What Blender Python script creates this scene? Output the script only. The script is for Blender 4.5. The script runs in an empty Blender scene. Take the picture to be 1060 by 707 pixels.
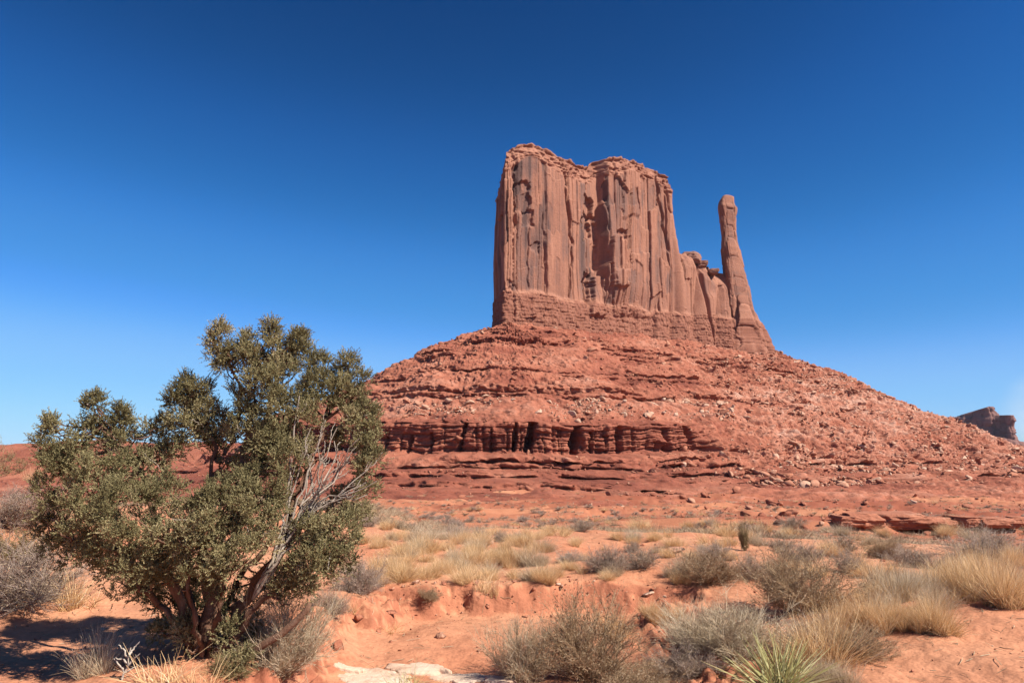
import bpy, math, random
import numpy as np
from mathutils import Vector

rnd = random.Random(7)
RNG = np.random.default_rng(11)
sc = bpy.context.scene
COL = sc.collection

# ------------------------------------------------------------------ camera
EYE = 1.7
FPX = 765.0                      # focal length in pixels of a 1060 px wide picture
PITCH = math.atan((465.0 - 353.5) / FPX)
cam_d = bpy.data.cameras.new('camera')
cam = bpy.data.objects.new('camera', cam_d)
COL.objects.link(cam)
cam_d.sensor_width = 36.0
cam_d.lens = 36.0 * FPX / 1060.0
cam_d.clip_start = 0.1
cam_d.clip_end = 40000.0
cam.location = (0, 0, EYE)
cam.rotation_euler = (math.pi / 2 + PITCH, 0, 0)
sc.camera = cam

# ------------------------------------------------------------------ sky and sun
EXPOSURE = 0.95
SUN_EL = math.radians(46)
SUN_AZ = math.radians(118)       # from +Y (view direction) clockwise towards +X
to_sun = Vector((math.sin(SUN_AZ) * math.cos(SUN_EL), math.cos(SUN_AZ) * math.cos(SUN_EL), math.sin(SUN_EL)))
w = bpy.data.worlds.new('World')
sc.world = w
w.use_nodes = True
nt = w.node_tree
nt.nodes.clear()
wo = nt.nodes.new('ShaderNodeOutputWorld')
bg = nt.nodes.new('ShaderNodeBackground')
sky = nt.nodes.new('ShaderNodeTexSky')
sky.sky_type = 'NISHITA'
sky.sun_disc = False
sky.sun_elevation = SUN_EL
sky.sun_rotation = SUN_AZ
sky.altitude = 1700
sky.air_density = 1.0
sky.dust_density = 0.25
sky.ozone_density = 2.2
bg.inputs['Strength'].default_value = 0.085
# a polarised, saturated camera sky: per channel response curve on the physical sky
SKY_K = 0.085 * 1.2746
def s2l(v):
    v /= 255.0
    return v / 12.92 if v <= 0.04045 else ((v + 0.055) / 1.055) ** 2.4
sky_in = nt.nodes.new('ShaderNodeVectorMath'); sky_in.operation = 'SCALE'; sky_in.inputs['Scale'].default_value = SKY_K
cv = nt.nodes.new('ShaderNodeRGBCurve')
for ci, pts in enumerate(([(0, 0), (60, 10), (71, 18), (82, 31), (91, 42), (106, 65), (121, 80), (153, 129), (177, 139), (215, 158), (255, 180)],
                          [(0, 0), (85, 46), (103, 70), (117, 95), (127, 111), (144, 138), (163, 157), (190, 188), (218, 203), (255, 222)],
                          [(0, 0), (120, 90), (147, 132), (163, 168), (175, 188), (188, 213), (204, 230), (216, 248), (232, 254), (255, 255)])):
    c = cv.mapping.curves[ci]
    c.points[0].location = (0, 0); c.points[1].location = (s2l(pts[-1][0]), s2l(pts[-1][1]))
    for x, y in pts[1:-1]:
        c.points.new(s2l(x), s2l(y))
cv.mapping.update()
sky_out = nt.nodes.new('ShaderNodeVectorMath'); sky_out.operation = 'SCALE'; sky_out.inputs['Scale'].default_value = 1.0 / (0.085 * 2 ** EXPOSURE)
hs = nt.nodes.new('ShaderNodeHueSaturation')
hs.inputs['Saturation'].default_value = 1.12
nt.links.new(sky.outputs[0], hs.inputs['Color'])
nt.links.new(hs.outputs[0], sky_in.inputs[0])
nt.links.new(sky_in.outputs[0], cv.inputs['Color'])
# thin bright cirrus low in the sky beyond the far butte
tcw = nt.nodes.new('ShaderNodeTexCoord')
dotn = nt.nodes.new('ShaderNodeVectorMath'); dotn.operation = 'DOT_PRODUCT'
dotn.inputs[1].default_value = (math.sin(math.radians(36.5)) * .999, math.cos(math.radians(36.5)) * .999, math.sin(math.radians(2.0)))
nt.links.new(tcw.outputs['Generated'], dotn.inputs[0])
mr = nt.nodes.new('ShaderNodeMapRange'); mr.interpolation_type = 'SMOOTHSTEP'
mr.inputs['From Min'].default_value = math.cos(math.radians(3.9)); mr.inputs['From Max'].default_value = math.cos(math.radians(1.0))
nt.links.new(dotn.outputs['Value'], mr.inputs['Value'])
mpw = nt.nodes.new('ShaderNodeMapping'); mpw.inputs['Scale'].default_value = (9, 9, 40)
nt.links.new(tcw.outputs['Generated'], mpw.inputs['Vector'])
nzw = nt.nodes.new('ShaderNodeTexNoise'); nzw.inputs['Scale'].default_value = 1.0; nzw.inputs['Detail'].default_value = 4
nt.links.new(mpw.outputs[0], nzw.inputs['Vector'])
mlw = nt.nodes.new('ShaderNodeMath'); mlw.operation = 'MULTIPLY'
nt.links.new(mr.outputs[0], mlw.inputs[0]); nt.links.new(nzw.outputs[0], mlw.inputs[1])
mlw2 = nt.nodes.new('ShaderNodeMath'); mlw2.operation = 'MULTIPLY'; mlw2.inputs[1].default_value = 0.95; mlw2.use_clamp = True
nt.links.new(mlw.outputs[0], mlw2.inputs[0])
cmx = nt.nodes.new('ShaderNodeMix'); cmx.data_type = 'RGBA'
nt.links.new(mlw2.outputs[0], cmx.inputs[0]); nt.links.new(cv.outputs[0], cmx.inputs[6]); cmx.inputs[7].default_value = (0.78, 0.86, 0.95, 1)
nt.links.new(cmx.outputs[2], sky_out.inputs[0])
nt.links.new(sky_out.outputs[0], bg.inputs['Color'])
nt.links.new(bg.outputs[0], wo.inputs['Surface'])

sun_d = bpy.data.lights.new('sun', 'SUN')
sun_d.energy = 5.0
sun_d.angle = math.radians(0.53)
sun_d.color = (1.0, 0.93, 0.83)
sun = bpy.data.objects.new('sun', sun_d)
sun.rotation_euler = (-to_sun).to_track_quat('-Z', 'Y').to_euler()
sun.location = (60, -60, 90)
COL.objects.link(sun)

sc.view_settings.view_transform = 'Standard'
sc.view_settings.look = 'None'
sc.view_settings.exposure = EXPOSURE
sc.view_settings.gamma = 1.0
sc.view_settings.use_curve_mapping = False
sc.cycles.max_bounces = 5
sc.cycles.diffuse_bounces = 3
sc.cycles.transmission_bounces = 3

# ------------------------------------------------------------------ numeric helpers
CP, SP = math.cos(PITCH), math.sin(PITCH)

def project(P):
    P = np.asarray(P, float)
    X, Y, Z = P[..., 0], P[..., 1], P[..., 2] - EYE
    d = np.maximum(Y * CP + Z * SP, 1e-3)
    return 530 + FPX * X / d, 353.5 - FPX * (-Y * SP + Z * CP) / d

def ray(px, py):
    a, b = (px - 530) / FPX, (353.5 - py) / FPX
    v = np.array([a, CP - b * SP, SP + b * CP])
    return v

def at_y(px, py, Y):             # point on the line of sight at plan depth Y
    v = ray(px, py)
    return np.array([v[0] / v[1] * Y, Y, EYE + v[2] / v[1] * Y])

def _h(ix, iy, iz, seed):
    M = np.uint32
    h = (ix.astype(np.int64) & 0xffffffff).astype(M) * M(374761393)
    h ^= (iy.astype(np.int64) & 0xffffffff).astype(M) * M(668265263)
    h ^= (iz.astype(np.int64) & 0xffffffff).astype(M) * M(2147483647 ^ 0x5bd1e995)
    h ^= M((seed * 2654435761) & 0xffffffff)
    h = (h ^ (h >> M(13))) * M(1274126177)
    h = (h ^ (h >> M(16))) * M(2246822519)
    h = h ^ (h >> M(15))
    return h.astype(np.float64) / 4294967295.0

def vn(x, y, z, seed=0):
    x, y, z = np.broadcast_arrays(np.asarray(x, float), np.asarray(y, float), np.asarray(z, float))
    x0, y0, z0 = np.floor(x), np.floor(y), np.floor(z)
    fx, fy, fz = x - x0, y - y0, z - z0
    fx, fy, fz = [f * f * f * (f * (f * 6 - 15) + 10) for f in (fx, fy, fz)]
    r = 0
    for i in (0, 1):
        for j in (0, 1):
            for k in (0, 1):
                wgt = (fx if i else 1 - fx) * (fy if j else 1 - fy) * (fz if k else 1 - fz)
                r = r + wgt * _h(x0 + i, y0 + j, z0 + k, seed)
    return r * 2 - 1

def fbm(x, y, z, octv=4, seed=0, gain=0.5):
    a, r, n, f = 1.0, 0, 0, 1.0
    for o in range(octv):
        r = r + a * vn(np.asarray(x) * f + 17.3 * o, np.asarray(y) * f + 5.1 * o, np.asarray(z) * f + 9.7 * o, seed + o)
        n += a
        a *= gain
        f *= 2.03
    return r / n * 1.6

def worley(x, y, seed=0):
    x, y = np.broadcast_arrays(x, y)
    x0, y0 = np.floor(x), np.floor(y)
    f1 = np.full(x.shape, 9.0)
    f2 = np.full(x.shape, 9.0)
    cid = np.zeros(x.shape)
    zz = np.zeros(x.shape)
    for i in (-1, 0, 1):
        for j in (-1, 0, 1):
            cx, cy = x0 + i, y0 + j
            dx = cx + 0.15 + 0.7 * _h(cx, cy, zz, seed) - x
            dy = cy + 0.15 + 0.7 * _h(cx, cy, zz + 1, seed) - y
            d = np.maximum(np.abs(dx), np.abs(dy)) * 0.75 + 0.25 * np.hypot(dx, dy)
            c = _h(cx, cy, zz + 2, seed)
            near = d < f1
            f2 = np.where(near, f1, np.minimum(f2, d))
            cid = np.where(near, c, cid)
            f1 = np.where(near, d, f1)
    return f1, f2, cid

def panels(s, z, seed):
    """joint-bounded panels: irregular vertical joints, each column broken at its own levels -> value, joint distance, bed distance"""
    s, z = np.broadcast_arrays(s, z)
    k = np.floor(s); o = np.zeros(s.shape)
    bnd = lambda q: q + .76 * (_h(q, o, o, seed) - .5)
    col = np.where(s < bnd(k), k - 1, np.where(s > bnd(k + 1), k + 1, k))
    d = np.minimum(s - bnd(col), bnd(col + 1) - s)
    zz = z * (.65 + .8 * _h(col, o + 1, o, seed)) + 9 * _h(col, o + 2, o, seed)
    r = np.floor(zz); f = zz - r
    return _h(col, r, o + 3, seed), d, np.minimum(f, 1 - f), _h(col, o + 4, o, seed)

def sst(a, b, x):
    t = np.clip((np.asarray(x, float) - a) / (b - a), 0, 1)
    return t * t * (3 - 2 * t)

# ------------------------------------------------------------------ mesh helpers
def mesh(name, verts, quads=None, tris=None, mat=None, tone=None, smooth=False, parent=None, link=True):
    verts = np.asarray(verts, np.float32).reshape(-1, 3)
    me = bpy.data.meshes.new(name)
    loops, starts, n0 = [], [], 0
    if quads is not None and len(quads):
        q = np.asarray(quads, np.int32).reshape(-1, 4)
        loops.append(q.ravel()); starts.append(np.arange(len(q), dtype=np.int32) * 4); n0 = len(q) * 4
    if tris is not None and len(tris):
        t = np.asarray(tris, np.int32).reshape(-1, 3)
        loops.append(t.ravel()); starts.append(n0 + np.arange(len(t), dtype=np.int32) * 3)
    L = np.concatenate(loops); S = np.concatenate(starts)
    me.vertices.add(len(verts)); me.vertices.foreach_set('co', verts.ravel())
    me.loops.add(len(L)); me.loops.foreach_set('vertex_index', L)
    me.polygons.add(len(S)); me.polygons.foreach_set('loop_start', S)
    if smooth:
        me.polygons.foreach_set('use_smooth', np.ones(len(S), bool))
    me.update(calc_edges=True)
    if tone is not None:
        at = me.attributes.new('tone', 'FLOAT', 'POINT')
        at.data.foreach_set('value', np.asarray(tone, np.float32).ravel())
    if mat:
        me.materials.append(mat)
    if not link:
        return me
    o = bpy.data.objects.new(name, me)
    COL.objects.link(o)
    if parent:
        o.parent = parent
    return o

def obj(name, me, parent=None, loc=(0, 0, 0)):
    o = bpy.data.objects.new(name, me)
    o.location = loc
    COL.objects.link(o)
    if parent:
        o.parent = parent
    return o

def empty(name, loc=(0, 0, 0)):
    o = bpy.data.objects.new(name, None)
    o.empty_display_size = 0.1
    o.location = loc
    COL.objects.link(o)
    return o

def tag(o, label=None, cat=None, group=None, kind=None):
    if label: o['label'] = label
    if cat: o['category'] = cat
    if group: o['group'] = group
    if kind: o['kind'] = kind
    return o

def grid_quads(nu, nv, close=False):
    u = np.arange(nu if close else nu - 1)
    v = np.arange(nv - 1)
    U, V = np.meshgrid(u, v, indexing='ij')
    U2 = (U + 1) % nu
    return np.stack([U * nv + V, U2 * nv + V, U2 * nv + V + 1, U * nv + V + 1], -1).reshape(-1, 4)

def unit(v):
    return v / np.maximum(np.linalg.norm(v, axis=-1, keepdims=True), 1e-9)

def tubes(P, R, sides=3):
    """P (n,K,3) polylines, R (n,K) radii -> verts, quads"""
    n, K, _ = P.shape
    T = np.gradient(P, axis=1)
    T = unit(T)
    ref = np.where(np.abs(T[..., 2:3]) > 0.9, np.array([1.0, 0, 0]), np.array([0, 0, 1.0]))
    A = unit(np.cross(T, ref)); B = np.cross(T, A)
    ang = np.arange(sides) * 2 * math.pi / sides
    V = P[:, :, None, :] + R[:, :, None, None] * (np.cos(ang)[None, None, :, None] * A[:, :, None, :] + np.sin(ang)[None, None, :, None] * B[:, :, None, :])
    V = V.reshape(-1, 3)
    i = np.arange(n)[:, None, None]; k = np.arange(K - 1)[None, :, None]; s = np.arange(sides)[None, None, :]
    s2 = (s + 1) % sides
    base = i * K * sides
    q = np.stack([base + k * sides + s, base + k * sides + s2, base + (k + 1) * sides + s2, base + (k + 1) * sides + s], -1).reshape(-1, 4)
    return V, q

def ribbons(P, W, side):
    """P (n,K,3), W (n,K) half widths, side (n,3)"""
    n, K, _ = P.shape
    V = np.stack([P - side[:, None, :] * W[..., None], P + side[:, None, :] * W[..., None]], 2).reshape(-1, 3)
    i = np.arange(n)[:, None]; k = np.arange(K - 1)[None, :]
    b = i * K * 2 + k * 2
    return V, np.stack([b, b + 1, b + 3, b + 2], -1).reshape(-1, 4)

# ------------------------------------------------------------------ materials
def rgb(c):
    return (c[0], c[1], c[2], 1.0)

def new_mat(name):
    m = bpy.data.materials.new(name)
    m.use_nodes = True
    n = m.node_tree
    b = n.nodes['Principled BSDF']
    b.inputs['Roughness'].default_value = 0.9
    if 'Specular IOR Level' in b.inputs:
        b.inputs['Specular IOR Level'].default_value = 0.15
    return m, n, b

def ramp(n, stops, src):
    r = n.nodes.new('ShaderNodeValToRGB')
    e = r.color_ramp.elements
    e[0].position, e[0].color = stops[0][0], rgb(stops[0][1])
    e[1].position, e[1].color = stops[-1][0], rgb(stops[-1][1])
    for p, c in stops[1:-1]:
        x = e.new(p); x.color = rgb(c)
    n.links.new(src, r.inputs[0])
    return r.outputs[0]

def noise(n, scale, detail=4, vec=None, rough=0.6):
    t = n.nodes.new('ShaderNodeTexNoise')
    t.inputs['Scale'].default_value = scale
    t.inputs['Detail'].default_value = detail
    t.inputs['Roughness'].default_value = rough
    if vec is not None:
        n.links.new(vec, t.inputs['Vector'])
    return t.outputs[0]

def coords(n, scale=(1, 1, 1)):
    tc = n.nodes.new('ShaderNodeTexCoord')
    mp = n.nodes.new('ShaderNodeMapping')
    mp.inputs['Scale'].default_value = scale
    n.links.new(tc.outputs['Object'], mp.inputs['Vector'])
    return mp.outputs[0]

def mathn(n, op, a, b):
    m = n.nodes.new('ShaderNodeMath'); m.operation = op
    for i, v in enumerate((a, b)):
        if isinstance(v, (int, float)): m.inputs[i].default_value = v
        else: n.links.new(v, m.inputs[i])
    return m.outputs[0]

def mixc(n, fac, a, b, mode='MIX'):
    m = n.nodes.new('ShaderNodeMix'); m.data_type = 'RGBA'; m.blend_type = mode
    if isinstance(fac, (int, float)): m.inputs[0].default_value = fac
    else: n.links.new(fac, m.inputs[0])
    for i, v in ((6, a), (7, b)):
        if isinstance(v, tuple): m.inputs[i].default_value = rgb(v)
        else: n.links.new(v, m.inputs[i])
    return m.outputs[2]

def bump(n, b, h, strength, dist):
    x = n.nodes.new('ShaderNodeBump')
    x.inputs['Strength'].default_value = strength
    x.inputs['Distance'].default_value = dist
    n.links.new(h, x.inputs['Height'])
    n.links.new(x.outputs[0], b.inputs['Normal'])

ALB = 0.785
def dim(stops, k=ALB):
    return [(p, tuple(v * k for v in c)) for p, c in stops]

def attr(n, name='tone'):
    a = n.nodes.new('ShaderNodeAttribute'); a.attribute_name = name
    return a.outputs['Fac']

def rock_mat(name, stops, scale, bscale, bdist, stretch=(1, 1, 0.3), amp=0.35, detail=6):
    """tone attribute + stretched noise -> colour; fine noise -> bump"""
    m, n, b = new_mat(name)
    v = coords(n, stretch)
    nz = noise(n, scale, detail, v)
    f = mathn(n, 'ADD', attr(n), mathn(n, 'MULTIPLY', mathn(n, 'SUBTRACT', nz, 0.5), amp * 2))
    c = ramp(n, dim(stops), f)
    fine = noise(n, scale * 6, 3, coords(n))
    c = mixc(n, 0.35, c, ramp(n, [(0.3, (0.55, 0.55, 0.55)), (0.7, (1.25, 1.25, 1.25))], fine), 'MULTIPLY')
    n.links.new(c, b.inputs['Base Color'])
    bump(n, b, noise(n, bscale, 5, coords(n), 0.65), 0.9, bdist)
    return m

def tone_mat(name, stops, transl=0.0, rough=0.85):
    m, n, b = new_mat(name)
    b.inputs['Roughness'].default_value = rough
    inf = n.nodes.new('ShaderNodeObjectInfo')
    f = mathn(n, 'ADD', attr(n), mathn(n, 'MULTIPLY', mathn(n, 'SUBTRACT', inf.outputs['Random'], 0.5), 0.18))
    c = ramp(n, dim(stops, .86), f)
    n.links.new(c, b.inputs['Base Color'])
    if transl > 0:
        t = n.nodes.new('ShaderNodeBsdfTranslucent')
        n.links.new(c, t.inputs['Color'])
        mx = n.nodes.new('ShaderNodeMixShader')
        mx.inputs[0].default_value = transl
        n.links.new(b.outputs[0], mx.inputs[1]); n.links.new(t.outputs[0], mx.inputs[2])
        n.links.new(mx.outputs[0], n.nodes['Material Output'].inputs['Surface'])
    return m

M_CLIFF = rock_mat('cliff_sandstone', [(0.0, (0.12, 0.07, 0.06)), (0.28, (0.24, 0.125, 0.094)), (0.5, (0.325, 0.15, 0.1)), (0.74, (0.40, 0.188, 0.122)), (0.88, (0.35, 0.155, 0.1)), (1.0, (0.28, 0.115, 0.074))],
                   0.12, 0.8, 0.55, (1, 1, 0.16), 0.4)
M_TALUS = rock_mat('talus_earth', [(0.0, (0.17, 0.05, 0.032)), (0.35, (0.29, 0.092, 0.056)), (0.6, (0.385, 0.14, 0.084)), (0.85, (0.46, 0.205, 0.135)), (1.0, (0.54, 0.3, 0.215))],
                   0.09, 0.55, 0.9, (1, 1, 2.2), 0.3, 8)
M_DIST = rock_mat('far_sandstone', [(0.0, (0.14, 0.075, 0.075)), (1.0, (0.34, 0.17, 0.13))], 0.03, 0.1, 4.0, (1, 1, 0.5), 0.3)
M_ROCK = rock_mat('boulder_stone', [(0.0, (0.24, 0.08, 0.048)), (0.5, (0.43, 0.17, 0.1)), (0.8, (0.53, 0.3, 0.2)), (1.0, (0.64, 0.43, 0.31))], 0.5, 1.5, 0.25, (1, 1, 1), 0.25)
M_SLAB = rock_mat('pale_slab_stone', [(0.0, (0.5, 0.27, 0.17)), (0.5, (0.66, 0.46, 0.33)), (1.0, (0.75, 0.6, 0.47))], 3.0, 18, 0.02, (1, 1, 1), 0.3)

def ground_material():
    m, n, b = new_mat('red_sand')
    v = coords(n)
    big = noise(n, 0.35, 5, v)
    f = mathn(n, 'ADD', attr(n), mathn(n, 'MULTIPLY', mathn(n, 'SUBTRACT', big, 0.5), 0.5))
    c = ramp(n, dim([(0.0, (0.31, 0.098, 0.055)), (0.4, (0.50, 0.205, 0.11)), (0.65, (0.57, 0.27, 0.15)), (1.0, (0.66, 0.4, 0.26))]), f)
    fine = noise(n, 7, 4, v, 0.6)
    f2 = noise(n, 38, 3, v, 0.6)
    c = mixc(n, 0.3, c, ramp(n, [(0.3, (0.6, 0.56, 0.54)), (0.5, (1.0, 1.0, 1.0)), (0.7, (1.3, 1.3, 1.3))], f2), 'MULTIPLY')
    c = mixc(n, 0.5, c, ramp(n, [(0.3, (0.6, 0.56, 0.54)), (0.52, (1.0, 1.0, 1.0)), (0.75, (1.3, 1.3, 1.3))], fine), 'MULTIPLY')
    n.links.new(c, b.inputs['Base Color'])
    h = mathn(n, 'ADD', noise(n, 4.5, 3, v, 0.5), mathn(n, 'MULTIPLY', noise(n, 24, 2, v, 0.5), 0.3))
    bump(n, b, h, 0.6, 0.06)
    return m
M_SAND = ground_material()
M_STRAW = tone_mat('straw_grass_blades', [(0.0, (0.36, 0.2, 0.09)), (0.35, (0.68, 0.42, 0.2)), (0.7, (0.86, 0.6, 0.33)), (1.0, (0.92, 0.75, 0.5))], 0.3)
M_PALE = tone_mat('bleached_stems', [(0.0, (0.3, 0.205, 0.125)), (0.4, (0.56, 0.42, 0.27)), (0.75, (0.7, 0.56, 0.39)), (1.0, (0.8, 0.7, 0.53))], 0.25)
M_GREY = tone_mat('grey_twigs', [(0.0, (0.17, 0.105, 0.08)), (0.4, (0.36, 0.255, 0.2)), (0.8, (0.52, 0.4, 0.325)), (1.0, (0.64, 0.53, 0.45))], 0.1)
M_BROWN = tone_mat('brown_twigs', [(0.0, (0.15, 0.075, 0.04)), (0.4, (0.34, 0.205, 0.115)), (0.8, (0.5, 0.335, 0.195)), (1.0, (0.6, 0.44, 0.27))], 0.15)
M_SAGE = tone_mat('sage_leaves', [(0.0, (0.16, 0.105, 0.065)), (0.5, (0.37, 0.27, 0.17)), (1.0, (0.54, 0.42, 0.29))], 0.15)
M_GREEN = tone_mat('olive_leaves', [(0.0, (0.08, 0.065, 0.026)), (0.5, (0.19, 0.165, 0.065)), (1.0, (0.32, 0.28, 0.12))], 0.2)
M_YUCCA = tone_mat('yucca_blades', [(0.0, (0.4, 0.3, 0.13)), (0.4, (0.38, 0.36, 0.14)), (0.75, (0.52, 0.5, 0.25)), (1.0, (0.75, 0.68, 0.42))], 0.2, 0.6)
M_JUNI = tone_mat('juniper_foliage', [(0.0, (0.085, 0.07, 0.032)), (0.4, (0.215, 0.184, 0.086)), (0.75, (0.34, 0.29, 0.145)), (1.0, (0.48, 0.39, 0.22))], 0.22)
M_BARK = rock_mat('juniper_bark', [(0.0, (0.1, 0.05, 0.032)), (0.5, (0.2, 0.105, 0.066)), (1.0, (0.33, 0.21, 0.145))], 14, 60, 0.012, (1, 1, 0.2), 0.4)
M_DEAD = rock_mat('dead_wood', [(0.0, (0.22, 0.16, 0.12)), (0.5, (0.36, 0.29, 0.23)), (1.0, (0.52, 0.45, 0.37))], 14, 60, 0.006, (1, 1, 0.2), 0.4)

# ------------------------------------------------------------------ butte geometry: plan of the cliff foot (eye-relative heights)
ZB = 97.7 + EYE                                  # level of the cliff foot
foot_px = [(521, 331.6), (560, 335), (600, 340), (640, 346), (690, 352), (740, 356.5), (796, 362.5)]
def foot_pt(px, py):
    v = ray(px, py)
    t = (ZB - EYE) / v[2]
    return np.array([v[0] * t, v[1] * t])
FOOT = np.array([foot_pt(*p) for p in foot_px])
FOOT_PX = np.array([p[0] for p in foot_px], float)
A, B = FOOT[0], FOOT[-1]
FN = np.array([(B - A)[1], -(B - A)[0]]); FN /= np.linalg.norm(FN)      # outward facade normal

# ---------- talus slope, a swept skirt round the cliff
def build_talus():
    aN = math.atan2(FN[1], FN[0])
    Ac, Bc = A + np.array([2.0, 2.0]), B + np.array([-6.0, 0])
    C, N = [], []
    for t in np.linspace(0, 1, 40, endpoint=False):
        C.append(Ac + np.array([0, 110 * (1 - t)])); N.append(math.pi)
    for t in np.linspace(0, 1, 560, endpoint=False):
        C.append(Ac); N.append(math.pi + (aN + 2 * math.pi - math.pi) * t)
    for t in np.linspace(0, 1, 520, endpoint=False):
        C.append(Ac + (Bc - Ac) * t); N.append(aN + 2 * math.pi)
    for t in np.linspace(0, 1, 420, endpoint=False):
        C.append(Bc); N.append(aN + 2 * math.pi + (math.radians(20) - aN) * t)
    for t in np.linspace(0, 1, 30):
        C.append(Bc + np.array([-10 * t, 110 * t])); N.append(2 * math.pi + math.radians(20))
    C = np.array(C); N = np.array(N)
    k = np.exp(-0.5 * (np.arange(-40, 41) / 16.0) ** 2); k /= k.sum()
    pad = lambda a: np.concatenate([np.repeat(a[:1], 40, 0), a, np.repeat(a[-1:], 40, 0)])
    C = np.stack([np.convolve(pad(C)[:, i], k, 'valid') for i in (0, 1)], -1)
    N = np.convolve(pad(N), k, 'valid')
    nx, ny = np.cos(N), np.sin(N)
    prof = np.array([(-24, 102), (0, 97.7), (18, 91), (25, 88.8), (26, 88), (24.8, 86.2), (27, 85.6), (34, 84), (34.8, 83.2), (33.9, 81.9), (44, 80.2), (51, 78.2), (53, 77.0), (50.5, 73.0), (55, 71.8), (64, 69.2), (65, 68.2), (63.6, 66.2), (66.5, 65.8), (75, 64), (76.5, 63), (75.2, 61.2), (100, 51), (101, 50), (99.9, 48.6), (110, 46.6), (111, 45.8), (109.8, 43.8), (113, 43.4), (120, 42),
                     (131, 37.2), (133, 36), (130.3, 32.6), (135.5, 32.2), (136.6, 31.4), (134.9, 29.0), (160, 22.5), (178, 15.2), (183, 13.4), (185.2, 12.2), (184.2, -1.2), (196, -4.6), (206, -6.2), (207, -7.0), (205.6, -8.8),
                     (224, -10.2), (225, -10.9), (223.8, -12.6), (245, -13.8), (246, -14.5), (244.6, -16.2), (275, -17.0), (300, -18.0), (380, -24)], float)
    prof[:, 1] += EYE
    seg = np.hypot(np.diff(prof[:, 0]), np.where(np.diff(prof[:, 1]) < -11, 3.4, 1.9) * np.diff(prof[:, 1]))
    L = np.concatenate([[0], np.cumsum(seg)])
    nv = 600
    lv = np.linspace(0, L[-1], nv)
    d_step = np.interp(lv, L, prof[:, 0]); zz = np.interp(lv, L, prof[:, 1])
    sm = np.array([(-24, 102), (0, 97.7), (54, 75.5), (100, 52), (134, 33), (170, 18), (198, 1), (214, -8.5), (238, -13.4), (275, -17.0), (300, -18), (380, -24)])
    d_smooth = np.interp(-zz, -(sm[:, 1] + EYE), sm[:, 0])
    nu = len(C)
    D0 = d_smooth[None, :].repeat(nu, 0)
    Zm = zz[None, :].repeat(nu, 0)
    # strength of each ledge along the slope
    X0 = C[:, 0, None] + nx[:, None] * D0; Y0 = C[:, 1, None] + ny[:, None] * D0
    pxm, pym = project(np.stack([X0, Y0, Zm], -1))
    zr = Zm - EYE
    rs = sst(600, 860, pxm)                                 # rubble side
    Df = 184.0
    pxf, _ = project(np.stack([C[:, 0] + nx * Df, C[:, 1] + ny * Df, np.full(nu, 6.0)], -1))
    pxf = pxf[:, None] + 0 * D0
    a = np.zeros_like(D0)
    n1 = fbm(X0 / 45, Y0 / 45, zr / 9, 3, 5)
    def band(z0, z1):
        return sst(z0 - 2.0, z0 - 0.5, zr) * (1 - sst(z1 + 0.5, z1 + 2.0, zr))
    a += band(85.6, 89) * np.clip(n1 * 1.8 + 0.35, 0, 1)
    a += band(72, 78.5) * np.clip(1.3 + n1 * 1.8 - 0.5 * rs, 0, 1)
    a += band(81.5, 84.2) * np.clip(n1 * 2.2 + .2, 0, 1)
    a += band(65.8, 69.4) * np.clip(n1 * 2.2 + .3 - .4 * rs, 0, 1)
    a += band(43.4, 46.8) * np.clip(-n1 * 2.2 + .2, 0, 1)
    a += band(61, 64) * np.clip(n1 * 2 + 0.1, 0, 1)
    a += band(48.4, 51) * np.clip(n1 * 2.2 + 0.1, 0, 1)
    a += band(29, 37.2) * np.clip(1.1 + n1 * 1.6 - 1.0 * sst(720, 900, pxm), 0, 1)
    a += band(-1.5, 14) * np.clip(1.5 + n1 * 0.5 - 1.9 * sst(700, 775, pxf) , 0, 1)
    a += band(-9, -6) * np.clip(0.05 + n1 * 2.2, 0, .8) * (1 - 0.5 * rs)
    a += band(-13, -10) * np.clip(0.3 + n1 * 2.4, 0, 1)
    a += band(-16.3, -13.6) * np.clip(0.3 + n1 * 2.4, 0, 1)
    nb = fbm(X0 / 11, Y0 / 11, zr / 4, 3, 6)
    a = np.clip(a - 0.55 * sst(0.0, 0.5, nb) * (1 - band(-1.5, 14)) + 0.25 * nb * (1 - band(-1.5, 14)) * (a > .05), 0, 1)
    D = D0 * (1 - a) + d_step[None, :] * a
    # band alcoves
    inb = sst(-3.5, -0.5, zr) * (1 - sst(12.8, 13.6, zr)) * np.clip(a * 1.5 - 0.5, 0, 1)
    wob = 1.5 * vn(X0 / 6, Y0 / 6, zr / 5, 31)
    rec = np.zeros_like(D)
    for (c, hw, dep, lean) in [(400, 1.2, 5, .1), (426, 1.7, 7, .75), (447, 1.1, 5, 0), (479, 2.2, 8, 1.0), (509, 1.3, 4, 0.1), (533, 1.9, 8, .5), (549, 4.0, 13, .8), (562, .8, 3, 0), (596, 5.2, 15, .75),
                             (612, 1.6, 7, 0.1), (641, 3.0, 5, .1), (655, 0.7, 2, 0), (690, 2.4, 5, 0.3), (713, 2.8, 9, -.4), (628, .8, 3, 0), (578, .8, 2, 0), (415, .6, 2, 0), (460, .7, 2, 0),
                             (350, 3, 9, .6), (310, 2, 8, .2), (270, 2, 7, .6), (220, 3, 8, 0), (180, 2, 7, 0.5), (744, 2.4, 5, 0)]:
        hw = hw * np.clip(.95 + .4 * vn(zr / 4.2, c * 1.7, 0, 33), .4, 1.5)
        top = 12.6 - 5.5 * _h(np.array(c), np.array(3), np.array(1), 5) * (dep < 8)
        cc = c + .5 * lean * (zr - 6) + .35 * wob
        rec += dep * np.exp(-(np.abs(pxf - cc) / hw) ** 8) * sst(-4 - dep * .2, 3, zr + 1.2 * wob) * (1 - sst(top - .4, top + .5, zr))
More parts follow.
